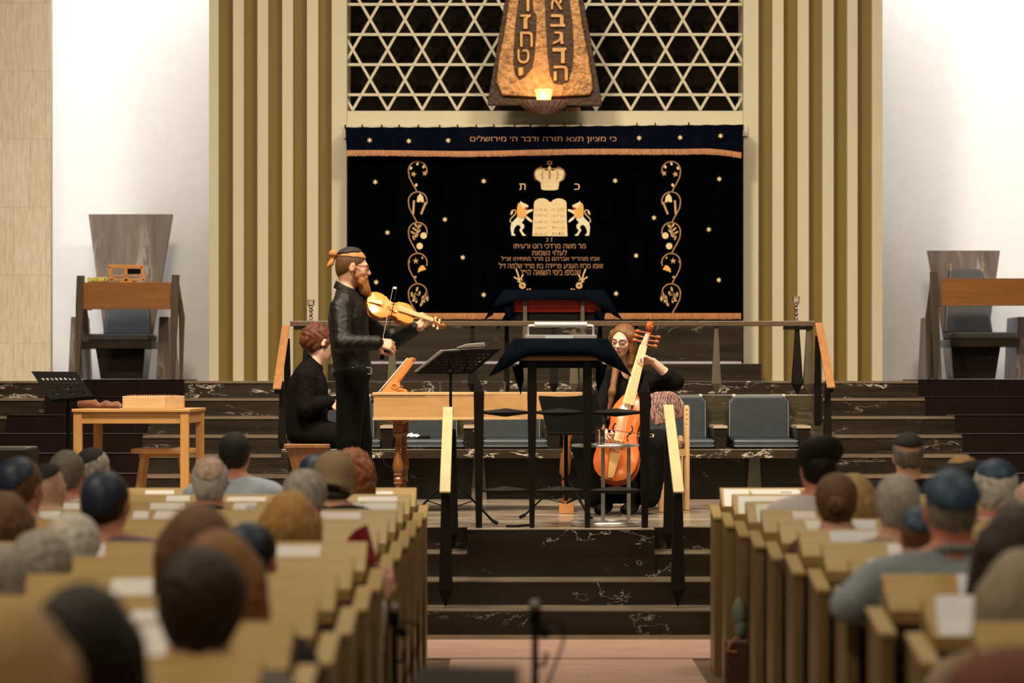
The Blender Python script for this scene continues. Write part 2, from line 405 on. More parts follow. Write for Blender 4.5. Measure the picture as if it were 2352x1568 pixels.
# dim hexagonal hollows behind the lattice
fm = MB()
for r in range(0, 8):
    for k in range(-14, 16):
        cx = x0n + a*(k + .5) + (a/2 if r % 2 else 0); cz = zbar + hgt*(r + .5) - hgt
        if la + .1 < cx < lb - .1 and zb - .1 < cz < zt: fm.prism([(cx + .12*math.cos(R(60*q)), cz + .12*math.sin(R(60*q))) for q in range(6)], 'y', YW + .50, YW + .549)
tag(fm.build('acoustic_panel', mat('panel_brown', (.014,.008,.004), .9, spec=.1, var=.4, scale=(5,5,5))), 'dark brown panel of hexagonal blocks behind the star lattice', 'panel')
# ------------------------------------------------------------------ ark curtain, valance, tablets plaque
def text_mesh(name, s, x0, x1, y0, y1, Y, m, parent, depth=.006, rtl=True, bold=0):
    """lettering whose ink fills the given picture box, standing on the plane at distance Y"""
    cu = bpy.data.curves.new('t', 'FONT'); cu.body = s[::-1] if rtl else s; cu.size = 1; cu.extrude = .02; cu.bevel_depth = max(0, bold); cu.bevel_resolution = 0
    o = bpy.data.objects.new('t', cu); C.objects.link(o)
    dg = bpy.context.evaluated_depsgraph_get(); me = bpy.data.meshes.new_from_object(o.evaluated_get(dg))
    bpy.data.objects.remove(o)
    n = len(me.vertices); a = np.empty(n*3); me.vertices.foreach_get('co', a); a = a.reshape(-1, 3)
    mn, mx = a.min(0), a.max(0)
    A, B = P(x0, y1, Y), P(x1, y0, Y); oo = org(parent)
    b = np.empty_like(a)
    b[:,0] = A.x + (a[:,0]-mn[0])/(mx[0]-mn[0])*(B.x-A.x) - oo.x
    b[:,2] = A.z + (a[:,1]-mn[1])/(mx[1]-mn[1])*(B.z-A.z) - oo.z
    b[:,1] = Y - (a[:,2]-mn[2])/(mx[2]-mn[2])*depth - oo.y
    me.vertices.foreach_set('co', b.ravel()); me.update()
    me.name = name; me.materials.clear(); me.materials.append(m)
    return link(name, me, parent)
YC = 24.98
cur = thing('ark_curtain', P(1255, 733, YC), 'navy velvet ark curtain embroidered with gold lions, tablets, crown and vines', 'curtain')
mb = MB(); N = 90; secs = []
for i in range(N + 1):
    t = i / N; px = 804 + (1703-804)*t
    dy = .012*math.sin(t*31) * (1 if (t < .12 or t > .88) else .25)
    inset = 12 if t < .02 else 0
    secs.append([P(px + d, py, YC + q + dy + .03) for q in (0, .012) for py, d in (((350), (14 if t < .01 else 0)), (450, 2 if t < .01 else 0), (722, 0))][:6])
secs = [[q[0], q[1], q[2], q[5], q[4], q[3]] for q in secs]
mb.loft(secs).build('velvet', M_velvet, cur, smooth='auto')
fringe_pts = lambda x: 733 - 1.2*math.sin(x*.02)
mb = MB()
for x in range(1300 - 492, 1702, 3):
    h = 733 + random.uniform(-1, .6)
    mb.add([P(x, 719, YC), P(x+3.1, 719, YC), P(x+2.6, h, YC - .008), P(x+.4, h, YC - .008)], [(0, 1, 2, 3)])
mb.build('fringe', M_fringe, cur, solid=.006)
YE = YC + .012
def ribbon(mb, pts, wpx, Y=YE, t=.006):
    """flat raised cord following picture points"""
    q = [P(x, y, Y) for x, y in pts]; s = F / Y; w = wpx / s / 2
    L_, R_ = [], []
    for i, p in enumerate(q):
        d = q[min(i+1, len(q)-1)] - q[max(i-1, 0)]; n = Vector((-d.z, 0, d.x)).normalized() * w
        L_.append(p + n); R_.append(p - n)
    secs = [[L_[i], R_[i], R_[i] + Vector((0, -t, 0)), L_[i] + Vector((0, -t, 0))] for i in range(len(q))]
    mb.loft(secs)
def patch(mb, pts, Y=YE, t=.006):
    q = [P(x, y, Y) for x, y in pts]
    mb.loft([q, [p + Vector((0, -t, 0)) for p in q]])
def star6(mb, x, y, r, Y=YE, r2=.45):
    patch(mb, [(x + (r if k % 2 == 0 else r*r2)*math.sin(R(30*k)), y - (r if k % 2 == 0 else r*r2)*math.cos(R(30*k))) for k in range(12)], Y)
def disc(mb, x, y, rx, ry=None, rot=0, Y=YE, n=14):
    ry = ry or rx; c, s = math.cos(R(rot)), math.sin(R(rot))
    patch(mb, [(x + rx*math.cos(t)*c - ry*math.sin(t)*s, y + rx*math.cos(t)*s + ry*math.sin(t)*c) for t in [2*math.pi*k/n for k in range(n)]], Y)
for x, y in [(862,418),(890,534),(1022,504),(1063,591),(864,648),(1111,416),(1111,677),(1413,415),(1502,500),(1461,587),(1415,674),(1652,411),(1628,527),(1651,643)]:
    mb = MB(); star6(mb, x, y, 6.5); mb.build('embroidered_star', M_goldpale, cur)
# vines
def vine(flip, ox):
    fx = (lambda x: 2*1250.5 - x) if flip else (lambda x: x)
    mb = MB(); leaf = MB(); am = MB(); fl_ = []
    def FR():
        fl_.append(MB()); return fl_[-1]
    tops = [371, 441, 511, 582, 652]
    for i, ty in enumerate(tops):
        cx = 959.5
        pts = []
        # closed loop from right hook over the top, down left, then sweeping to the next one
        for k in range(0, 13):
            t = R(-20 + 17*k); pts.append((cx + 21.5*math.cos(t), ty + 21 - 21.5*math.sin(t)))
        pts += [(940, ty + 36), (946, ty + 48), (953, ty + 60), (958, ty + 70)]
        ribbon(mb, [(fx(x) , y) for x, y in pts], 2.6)
    def lf(x, y, rx, ry, rot, m=leaf): disc(m, fx(x), y, rx, ry, -rot if flip else rot)
    # loop 1: small buds and two star-shaped leaves
    for x, y in ((944,386),(959,376),(973,383),(956,425)): lf(x, y, 2.8, 4, 20, FR())
    for x, y in ((950,400),(976,398)):
        patch(leaf, [(fx(x + (7 if k % 2 == 0 else 3)*math.sin(R(36*k + 15))), y - (7 if k % 2 == 0 else 3)*math.cos(R(36*k + 15))) for k in range(10)])
    # loop 2: barley ears and flower
    patch(FR(), [(fx(x), y) for x, y in ((959,452),(965,444),(972,452),(974,464),(969,465),(966,461),(963,465),(957,463))])
    ribbon(leaf, [(fx(951), 460), (fx(950), 476), (fx(949), 492)], 4.5); ribbon(leaf, [(fx(978), 464), (fx(972), 480), (fx(967), 492)], 4.5)
    # loop 3: leafy twig and two round fruits
    ribbon(leaf, [(fx(962), 515), (fx(958), 530), (fx(950), 548)], 1.8)
    for x, y, r in ((955,517,60),(964,520,-50),(952,526,40),(962,531,-50),(948,534,30),(957,541,-50),(950,546,70)): lf(x, y, 6, 2.4, r)
    disc(FR(), fx(973), 541, 7.5); disc(FR(), fx(964), 565, 7.5)
    # loop 4: leaf and amber fig
    patch(leaf, [(fx(955 + (7.5 if k % 2 == 0 else 3)*math.sin(R(36*k))), 599 - (7.5 if k % 2 == 0 else 3)*math.cos(R(36*k))) for k in range(10)])
    patch(am, [(fx(x), y) for x, y in ((973,609),(979,619),(968,622),(960,626),(961,617),(967,610))])
    lf(970, 592, 3, 2, 60); lf(940, 600, 2, 4, 0); lf(954, 636, 3, 2.4, 30)
    # loop 5: olive sprigs
    for x, y in ((958,664),(951,686),(953,678),(963,674),(946,676),(956,690),(973,690),(977,680),(980,674),(968,698),(971,684),(982,686)): lf(x, y, 2.6, 6, (x*37) % 60 - 30)
    for x, y in ((954,677),(961,676),(949,690),(956,688),(975,680),(978,685),(970,692)): disc(FR(), fx(x), y, 2.4)
    v = mb.build('embroidered_vine', M_bronzeT, cur)
    leaf.build('leaves', mat('dull_gold_thread', (.55,.32,.13), .5, var=.15), v)
    for q in fl_: q.build('fruit', M_goldpale, v)
    am.build('fig', M_amber, v)
vine(False, 0); vine(True, 0)
# crown
mb = MB(); T = lambda u, v: (1040 + u/4.752, 350 + v/4.752)
patch(mb, [T(u, v) for u, v in ((965,400),(958,330),(915,290),(900,240),(905,200),(935,180),(985,180),(1020,200),(1055,190),(1095,200),(1130,182),(1180,180),(1210,205),(1212,240),(1198,290),(1162,330),(1150,400),(1120,412),(1060,414),(995,412))])
cr = mb.build('embroidered_crown', M_goldpale, cur)
mb = MB()
for pts in (((985,200),(970,235),(978,275),(990,292)), ((1133,200),(1150,235),(1142,275),(1130,292)), ((1057,205),(1050,240),(1057,285)), ((1057,285),(1066,240),(1057,205)),
            ((965,330),(910,290),(893,235),(905,190),(950,172),(1050,182)), ((1152,330),(1205,290),(1222,235),(1208,190),(1165,172),(1065,182))):
    ribbon(mb, [T(u, v) for u, v in pts], 2.2, YE - .006)
for k in range(18):
    t = R(-35 + 12*k); 
for k in range(9):
    for sgn in (-1, 1):
        t = R(8 + 15*k); disc(mb, *T(1057 + sgn*(78 + 92*math.sin(t)), 245 - 88*math.cos(t)), 1.1, Y=YE - .004, n=6)
mb.build('scalloped_edge', M_bronzeT, cr)
mb = MB(); disc(mb, *T(1056, 173), 3.6, 4.6, Y=YE - .012)
mb.build('jewel', M_gold, cr)
mb = MB()
for k in range(2):
    pts = [(1262.4 + 6.6*math.sin(R(120*q + 60*k)), 373.8 - 6.6*math.cos(R(120*q + 60*k))) for q in range(4)]
    ribbon(mb, pts, 1.5)
mb.build('star_outline', M_bronzeT, cr)
# tablets
mb = MB()
pts = [T(868,912), T(878,700), T(886,560)] + [T(972 - 86*math.cos(R(t)), 560 - 60*math.sin(R(t))) for t in range(20, 150, 14)] + [T(1062,545)] + \
      [T(1157 - 86*math.cos(R(t)), 560 - 58*math.sin(R(t))) for t in range(30, 175, 14)] + [T(1243,700), T(1252,915)]
patch(mb, pts); tb = mb.build('embroidered_tablets', M_goldpale, cur)
rowtx = [('אנכי ה', 'לא תרצח'), ('לא יהיה', 'לא תנאף'), ('לא תשא', 'לא תגנב'), ('זכור את', 'לא תענה'), ('כבד את', 'לא תחמד')]
for i, (a_, b_) in enumerate(rowtx):
    y = 478 + i*14.0
    text_mesh('inscription', a_, 1268, 1297, y, y + 6, YE - .0065, mat('tablet_thread', (.50,.33,.15), .6), tb, depth=.002)
    text_mesh('inscription', b_, 1229, 1257, y, y + 6, YE - .0065, mat('tablet_thread', (.5,.33,.15), .6), tb, depth=.002)
ribbon_m = MB(); ribbon(ribbon_m, [T(884,560), T(972,500), T(1062,548), T(1157,500), T(1240,560)], 1.2, YE-.004)
# lions
def lion(flip):
    G = (lambda u, v: (2*1264.0 - T(u, v)[0], T(u, v)[1])) if flip else T
    mb = MB()
    patch(mb, [G(u, v) for u, v in ((735,545),(742,530),(755,545),(790,560),(822,575),(826,592),(800,598),(790,610),(805,622),(812,632),(860,618),(874,622),(870,640),(845,650),(805,676),(800,690),(835,715),(862,740),(868,758),(855,762),(820,738),(785,706),
        (775,740),(750,765),(778,790),(780,820),(755,850),(770,880),(798,900),(795,910),(760,908),(745,880),(725,850),(740,825),(735,800),(705,790),(680,815),(665,850),(664,885),(685,898),(684,908),(642,908),(636,870),(630,820),(640,770),(680,730),(705,700),(700,640),(705,590),(712,560))])
    o = mb.build('embroidered_lion', mat('cream_thread', (.80,.70,.46), .5, var=.12, scale=(40,40,40)), cur)
    mb = MB(); patch(mb, [G(u, v) for u, v in ((735,545),(745,575),(765,605),(790,625),(808,640),(800,665),(810,700),(795,712),(780,700),(760,722),(740,705),(712,708),(706,680),(700,650),(704,610),(700,600),(714,562))], YE - .006)
    mb.build('mane', M_amber, o)
    mb = MB(); ribbon(mb, [G(u, v) for u, v in ((640,765),(625,755),(630,725),(655,700),(680,675),(692,645),(680,628),(655,630),(640,645))], 2.2); patch(mb, [G(u, v) for u, v in ((660,635),(655,665),(632,685),(628,662),(640,640))], YE - .003)
    mb.build('tail', M_gold, o)
    mb = MB(); disc(mb, *G(802, 608), 4.2, 2.0, Y=YE - .012); mb.build('mouth', M_redth, o)
lion(False); lion(True)
for ch, x0, x1 in (('ת', 1192.8, 1207.2), ('כ', 1319, 1331.7)):
    text_mesh('letter', ch, x0, x1, 421.5, 435.8, YE, M_gold, cur)
for s_, x0, x1, y0, y1 in (('ז נ', 1254, 1269, 546, 554.5), ('מר משה מרדכי רוט ורעיתו', 1180, 1345, 560, 570.5), ('לעלוי נשמות', 1222, 1302, 573, 586),
        ('אביו מוהר״ר אברהם בן מו״ר מתתיהו זצ״ל', 1151, 1377, 588, 601.5), ('ואמו מרת העניע פריידה בת מו״ר שלמה ז״ל', 1146, 1384, 603, 616),
        ('שנספו בימי השואה הי״ד', 1195, 1334, 619.5, 632)):
    text_mesh('inscription', s_, x0, x1, y0, y1, YE, M_bronzeT, cur, depth=.004, bold=-.012)
# floral sprigs at the foot of the inscription
for fl in (0, 1):
    G = (lambda u, v: (2*1265.0 - T(u, v)[0], T(u, v)[1])) if fl else T
    mb = MB()
    ribbon(mb, [G(690,1270), G(712,1330), G(735,1425)], 3.2); ribbon(mb, [G(668,1358), G(720,1390)], 3); ribbon(mb, [G(768,1330), G(738,1385)], 3)
    for k in range(7): disc(mb, *[a_ + b_ for a_, b_ in zip(G(760, 1452), (5*math.sin(R(51*k)), 5*math.cos(R(51*k))))], 3.2, n=8)
    for u, v in ((755,1392),(712,1408),(815,1495),(843,1490)): disc(mb, *G(u, v), 1.8, n=8)
    mb.build('embroidered_sprig', M_gold, cur)

# valance
YV = 24.9
val = thing('valance', P(1250, 352, YV), 'narrow navy valance with gold fringe and lettering above the ark curtain', 'curtain')
topy = lambda x: 291.5 - 6*max(0, (x-1000)/700) + .8*math.sin((x - 793)/41.5*math.pi*1.0)**2 * 1.6
boty = lambda x: 347.5 - 5*max(0, (x-1050)/500) + (12*max(0, (x-1620)/85)**1.5) + 1.2*math.sin(x*.013)
secs = []
for i in range(101):
    x = 793 + 915*i/100; xb_ = 796 + (1703-796)*i/100; q = .006*math.sin(i*.9)
    secs.append([P(x, topy(x), YV + .02), P(xb_, boty(x), YV + q), P(xb_, boty(x), YV + .015 + q), P(x, topy(x), YV + .035)])
MB().loft(secs).build('velvet', M_velvetL, val, smooth='auto')
mb = MB(); x = 797
while x < 1702:
    b0 = boty(x); h = b0 + 11.5 + random.uniform(-.7, 1)
    mb.add([P(x, b0 - 1.5, YV - .004), P(x+3.1, b0 - 1.5, YV - .004), P(x+2.7, h, YV - .012), P(x+.3, h, YV - .012)], [(0, 1, 2, 3)]); x += 3
mb.build('fringe', M_fringe, val, solid=.006)
for x, y in ((849,322),(939,324),(1029.5,322.5),(1468,317),(1562,316),(1655,312)):
    mb = MB(); star6(mb, x, y, 6.5, YV - .002); mb.build('embroidered_star', M_goldpale, val)
text_mesh('inscription', 'כי מציון תצא תורה ודבר ה׳ מירושלים', 1080, 1416, 311.5, 328.5, YV - .001, M_bronzeT, val, depth=.005, bold=-.008)
mb = MB()
for x in (793, 832, 877, 917, 961, 1010, 1051, 1094, 1134, 1182, 1218, 1257, 1297, 1334, 1463, 1505, 1582):
    p = P(x, topy(x) - 2, YV + .03); mb.box(p.x - .006, p.x + .006, p.y - .012, p.y + .012, p.z - .014, p.z + .014)
mb.build('hook', M_black, val)
MB().box(X_(793, 25.1), X_(1707, 25.1), YV + .04, YW + .03, Z_(291, 25.1) - .03, Z_(291, 25.1)).build('curtain_rail', M_cream, val)
# loose curtain edge at left of opening
mb = MB(); 
mb.loft([[P(801 + 5*math.sin(k), 348, YC + .05), P(811 + 6*math.sin(k), 348, YC + .12), P(804, 560, YC + .12), P(796, 560, YC + .05)] for k in (0,)] + [[P(800, 348, YC + .06), P(812, 348, YC + .14), P(806, 735, YC + .14), P(796, 735, YC + .06)]])

# bronze tablet plaque with raised letters
YB = 24.7
pl = thing('bronze_plaque', P(1250, 240, YB), 'tall hammered bronze plaque with two columns of raised Hebrew letters above the ark', 'plaque')
U = lambda u, v: (1080 + u/5.406, v/5.406)
def slab(pts, y0, y1, name, m, parent, bev=0):
    a_ = [P(*U(u, v), YB) for u, v in pts]
    return MB().loft([[Vector((p.x, y1, p.z)) for p in a_], [Vector((p.x, y0, p.z)) for p in a_]]).build(name, m, parent, bevel=bev)
slab([(440,-260),(430,0),(215,1270),(225,1300),(1625,1310),(1640,1280),(1410,0),(1400,-260)], YB + .02, YB + .10, 'backing_board', M_bronzeD, pl, .006)
face = [(500,-260),(480,0),(420,420),(360,700),(320,1020),(400,1190),(900,1215),(1480,1185),(1530,1100),(1470,700),(1400,350),(1350,0),(1330,-260)]
slab(face, YB - .03, YB + .02, 'bronze_face', M_bronze, pl, .012)
slab([(612,-260),(600,0),(560,300),(540,600),(535,800),(560,930),(610,1000),(680,960),(770,850),(800,700),(820,400),(825,180),(790,150),(770,0),(765,-260)], YB - .036, YB - .029, 'letter_channel', M_bronzeD, pl)
slab([(930,-260),(925,0),(935,300),(960,700),(990,950),(1040,1045),(1140,1055),(1210,1020),(1270,850),(1285,600),(1270,300),(1240,50),(1225,-260)], YB - .036, YB - .029, 'letter_channel', M_bronzeD, pl)
M_bronzeL = mat('letter_bronze', (.42,.24,.10), .45, .65, var=.2, scale=(20,20,20))
for ch, u0, u1, v0, v1 in (('ו',690,745,-40,150),('ז',612,765,180,365),('ח',612,785,390,590),('ט',580,742,610,795),('י',585,668,835,950),
                           ('א',985,1160,-70,128),('ב',990,1180,188,345),('ג',1018,1175,390,560),('ד',1020,1200,600,795),('ה',1030,1220,812,1010)):
    if ch in 'דב':
        pg = {'ד': [(0,.02),(.95,0),(1,.12),(.86,.22),(.86,1),(.58,1),(.58,.27),(0,.25)], 'ב': [(.05,0),(.75,0),(.9,.15),(.9,.76),(1,.76),(1,1),(0,1),(0,.78),(.64,.78),(.64,.25),(.05,.23)]}[ch]
        slab([(u0 + (u1-u0)*a, v0 + (v1-v0)*b) for a, b in pg], YB - .066, YB - .036, 'raised_letter', M_bronzeL, pl, .003); continue
    text_mesh('raised_letter', ch, *U(u0, 0)[:1], U(u1, 0)[0], U(0, v0)[1], U(0, v1)[1], YB - .036, M_bronzeL, pl, depth=.03, bold=.03)
# eternal light: faceted bowl with candle glass
el = thing('eternal_light', P(1249, 264, 24.45), 'glowing candle glass in a fluted bronze bowl below the bronze plaque', 'lamp')
c = P(1249, 264, 24.45); s_ = F / 24.45
prof = [(.02, 0), (.07, .006), (.13, .035), (.18, .065), (.225, .108), (.232, .118), (.21, .112), (.15, .07), (.01, .045)]
secs = []
for r, z in prof: secs.append([(c.x + r*(1 + .05*(k % 2))*math.cos(R(k*7.5)), c.y + r*(1 + .05*(k % 2))*math.sin(R(k*7.5))*.8, c.z + z) for k in range(48)])
MB().loft(secs).build('bowl', mat('fluted_copper', (.40,.24,.18), .35, .4, var=.3), el)
MB().box(c.x - .02, c.x + .02, c.y + .1, c.y + .28, c.z + .06, c.z + .09).build('bracket', M_bronzeD, el)
g = MB(); cz = c.z + .10
g.loft([[(c.x + r*math.cos(R(k*15)), c.y + r*math.sin(R(k*15)), cz + z) for k in range(24)] for r, z in ((.055,0),(.062,.03),(.080,.13),(.074,.13),(.056,.035),(.01,.02))])
m_, nt_, b_ = base('frosted_candle_glass'); b_.inputs['Base Color'].default_value = (1,.8,.5,1); b_.inputs['Transmission Weight'].default_value = .6; b_.inputs['Roughness'].default_value = .35
b_.inputs['Emission Color'].default_value = (1,.48,.12,1); b_.inputs['Emission Strength'].default_value = 1.1
g.build('candle_glass', m_, el, smooth='auto')
fl_ = MB(); fl_.loft([[(c.x - .008 + r*math.cos(R(k*30)), c.y + r*math.sin(R(k*30)), cz + z) for k in range(12)] for r, z in ((.004,.025),(.022,.04),(.028,.06),(.018,.09),(.002,.115))])
fl_.build('flame', mat('flame', (1,.8,.4), emit=((1,.72,.30), 30)), el, smooth=True)
lt = bpy.data.lights.new('flame_light', 'POINT'); lt.energy = 3.6; lt.color = (1,.5,.16); lt.shadow_soft_size = .05
lo = bpy.data.objects.new('flame_light', lt); C.objects.link(lo); lo.location = (c.x, c.y - .02, cz + .19)
tag(MB().box(X_(1299, 25.3), X_(1333, 25.3), 25.33, 25.4, Z_(253.9, YW) , Z_(246, YW)).build('cloth_scrap', mat('orange_cloth', (.70,.30,.10), .7)), 'small flat orange object on the beam, right of the candle bowl', 'trinket')
# ------------------------------------------------------------------ rails, bench, thrones, lecterns
def kite(mb, x, y, z0, z1, wmax, wtop=.35, wtip=.12, frac=.13, rot=0):
    h = z1 - z0
    mb.square((x, y), [(z0, wmax*wtip), (z0 + h*frac, wmax), (z1, wmax*wtop)], rot)
def kitebar(mb, x0, x1, y, z, hmax, hend, d=.03):
    xm = (x0 + x1)/2; secs = []
    for x, h in ((x0, hend), (xm - .0, hmax), (x1, hend)):
        secs.append([(x, y - d*(1 + (h == hmax)*.6)/2, z), (x, y, z + h/2), (x, y + d/2, z), (x, y, z - h/2)])
    mb.loft(secs)
# --- bima rail
rail = thing('bima_railing', (XC, 22.05, 1.43), 'long dark railing on tapered posts behind the musicians', 'railing')
Yr = 22.05; zr = Z_(737, Yr)
MB().box(X_(667, Yr), X_(1872, Yr), Yr - .04, Yr + .04, zr - .042, zr).build('top_rail', M_railwood, rail, bevel=.004)
mb = MB(); mb.box(X_(676, Yr), X_(725, Yr), Yr - .03, Yr + .05, zr - .07, zr - .044); mb.box(X_(1800, Yr), X_(1866, Yr), Yr - .03, Yr + .05, zr - .07, zr - .044); mb.build('under_rail', M_iron, rail)
for x, w in ((703, 20), (717, 18), (901, 22), (1085, 22), (1272, 22), (1318, 20), (1462, 20), (1645, 22), (1831, 25), (1856, 22)):
    m2 = MB(); kite(m2, X_(x, Yr), Yr, 1.432, zr - .04, w/F*Yr, frac=.16, rot=0); m2.build('post', M_ironTop if x in (1645, 1856, 1318, 901) else M_iron, rail)
for x in (974, 1011, 1159):
    p = P(x, 903, 22.0); tag(MB().lathe((p.x, p.y, 1.431), [(.010,0),(.010,.085),(.014,.09),(.014,.10),(.004,.104)], 10).build('bollard', M_ironTop), 
        {974: 'left one of two thin dark pins standing close together behind the harpsichord', 1011: 'right one of two thin dark pins standing close together behind the harpsichord', 1159: 'thin dark pin standing alone just left of the cloth-covered front lectern'}[x], 'pin', 'thin pins on the bench back')
def side_rail(x0, x1, capm, label, far_y, near_y, za, zb, posts, w=.065):
    """x0 far, x1 near (world), sloping handrail with two kite posts"""
    r = thing('handrail', ((x0+x1)/2, (far_y+near_y)/2, .6), label, 'handrail')
    a, b = Vector((x0, far_y, za)), Vector((x1, near_y, zb))
    MB().bar(a, b, w, .014).build('cap', capm, r, bevel=.003)
    d = Vector((0, 0, -.03)); e = (b - a).normalized()*.02
    MB().bar(a + d + e, b + d - e, w*.7, .045).build('bearer', M_iron, r)
    for px, py, z0, wm in posts:
        t = (py - far_y)/(near_y - far_y); zt_ = za + (zb - za)*t - .04
        m2 = MB(); kite(m2, px, py, z0, zt_, wm, wtop=.6, frac=.13 if zt_-z0 < .9 else .10); m2.build('post', M_iron, r)
    return r
side_rail(X_(657, 22.0), X_(636, 21.2), M_capwood, 'sloping wooden-capped handrail at the left end of the bench', 22.0, 21.2, Z_(748, 22.0), Z_(893, 21.2),
    [(X_(648, 21.35), 21.35, .985, .062), (X_(660, 21.9), 21.9, 1.12, .065)])
side_rail(X_(1881, 22.0), X_(1909, 21.2), M_capwood, 'sloping wooden-capped handrail at the right end of the bench', 22.0, 21.2, Z_(742, 22.0), Z_(890, 21.2),
    [(X_(1901, 21.35), 21.35, 1.0, .062), (X_(1878, 21.9), 21.9, 1.12, .065)])
side_rail(X_(1029, 17.7), X_(1022, 16.4), M_brass, 'brass-capped handrail with dark posts, left side of the front steps', 17.7, 16.4, Z_(936, 17.7), Z_(1130, 16.4),
    [(X_(1024, 16.65), 16.65, .16, .085), (X_(1040, 17.45), 17.45, .46, .07)], .065)
side_rail(X_(1535, 17.7), X_(1559, 16.4), M_brass, 'brass-capped handrail with dark posts, right side of the front steps', 17.7, 16.4, Z_(931, 17.7), Z_(1130, 16.4),
    [(X_(1557, 16.65), 16.65, .16, .085), (X_(1536, 17.45), 17.45, .46, .07)], .065)
# --- marble bench with cushions
bn = thing('marble_bench', (XC, 21.7, .6), 'long dark marble bench across the back of the stage', 'bench')
xl, xr = X_(662, 21.95), X_(1888, 21.95)
MB().box(xl, xr, 21.88, 22.0, .6, 1.432).build('back', marble('bench_marble', (.028,.022,.011), (.065,.052,.030), (.5,.42,.3), width=.01, amount=.4, seed=4), bn, bevel=.004)
MB().box(xl, X_(1855, 21.4), 21.28, 21.9, 1.50 - .585 + .02, 1.008).build('seat_slab', M_marbleV, bn, bevel=.006)
MB().box(xl + .05, X_(1850, 21.5), 21.6, 21.88, .6, .93).build('plinth', M_marbleB, bn)
PITCH = 190.5; cents = [802.5 + PITCH*k for k in range(-1, 6)]
for c_ in cents[1:]:
    x = X_(c_ + 88, 21.45)
    m2 = MB(); m2.loft([[(x + a*q, y, z) for a, y in ((-1, 21.35), (1, 21.35), (1, 21.88), (-1, 21.88))] for z, q in ((1.008, .042), (1.17, .055))]); m2.build('armrest', M_marbleB, bn)
    MB().box(x - .055, x + .055, 21.34, 21.88, 1.17, 1.19).build('armrest_top', mat('armrest_reflect', (.42,.33,.23), .35), bn)  # cream colour paints the light reflected on the marble arm tops
for c_ in (815, 1100, 1385, 1733):
    x = X_(c_ + 0, 21.5); m2 = MB(); m2.loft([[(x + a*q, y, z) for a, y in ((-1, 21.5), (1, 21.5), (1, 21.62), (-1, 21.62))] for z, q in ((.6, .062), (.935, .04))]); m2.build('leg', mat('grey_stone_leg', (.10,.09,.07), .5), bn)
lab = ['behind the standing violinist', 'left of the brass handrail by the white cloth', 'just left of the front lectern posts', 'behind the black music stand in the middle', 'behind the patterned chair', 'rightmost on the marble bench']
for i, c_ in enumerate(cents[1:]):
    x = X_(c_, 21.5)
    q = thing('seat_cushion', (x, 21.6, 1.01), 'blue-grey seat pad on the bench, ' + lab[i], 'cushion', 'blue seat pads along the marble bench')
    MB().box(x - .255, x + .255, 21.33, 21.76, 1.010, 1.085).build('pad', M_cushion, q, bevel=.022, seg=3)
    m2 = MB()
    for zz in (1.030, 1.068): m2.tube([(x - .248, 21.75, zz), (x - .25, 21.332, zz), (x + .25, 21.332, zz), (x + .248, 21.75, zz)], .0045, 6)
    m2.build('piping', mat('grey_piping', (.16,.18,.20), .4), q)
    q = thing('back_cushion', (x, 21.8, 1.1), 'blue-grey back cushion on the bench, ' + lab[i], 'cushion', 'blue back cushions along the marble bench')
    x2 = X_(c_ - 12, 21.8); zt_ = Z_(908, 21.8)
    pr = [(x2 - .245, 1.07), (x2 + .245, 1.07), (x2 + .24, zt_ - .05), (x2 + .2, zt_), (x2 - .2, zt_), (x2 - .24, zt_ - .05)]
    MB().prism(pr, 'y', 21.79, 21.872).build('pad', M_cushion, q, bevel=.02, seg=3)
    m2 = MB(); m2.tube([(x2 - .238, 21.795, 1.09), (x2 - .236, 21.795, zt_ - .05), (x2 - .2, 21.795, zt_ - .008), (x2 + .2, 21.795, zt_ - .008), (x2 + .236, 21.795, zt_ - .05), (x2 + .238, 21.795, 1.09)], .005, 6)
    m2.build('piping', mat('grey_piping', (.16,.18,.20), .4), q)
    m2 = MB()
    for sg in (-1, 1): m2.box(x2 + sg*.2 - .012, x2 + sg*.2 + .012, 21.80, 21.95, zt_ - .01, 1.438)
    m2.build('strap', mat('white_strap', (.6,.55,.48), .7), q)
p = P(945, 998, 21.55)
mb = MB()
random.seed(5)
gv = []; NX, NY = 11, 7
for i in range(NX):
    for j in range(NY):
        u, v_ = i/(NX-1)*2 - 1, j/(NY-1)*2 - 1; e = max(0, 1 - .8*(u*u + v_*v_*.7))
        gv.append((p.x + .085*u + .012*math.sin(j*2.3), p.y - .02 + .08*v_, 1.088 + e*(.035 + .022*math.sin(i*2.1 + j*1.3))))
mb.add(gv, [(i*NY + j, (i+1)*NY + j, (i+1)*NY + j+1, i*NY + j+1) for i in range(NX-1) for j in range(NY-1)])
tag(mb.build('crumpled_cloth', mat('white_blue_cloth', (.62,.68,.70), .7), solid=.004, sub=1, smooth=True), 'crumpled white and pale blue cloth on the cushion behind the harpsichord leg', 'cloth')
p = P(968, 996, 21.5); tag(MB().prism([(p.x - .06, 1.087), (p.x + .07, 1.087), (p.x + .065, 1.108), (p.x - .02, 1.105)], 'y', 21.45, 21.6).build('spectacle_case', M_black, bevel=.004), 'slim black case beside the crumpled white cloth on the bench cushion', 'case')

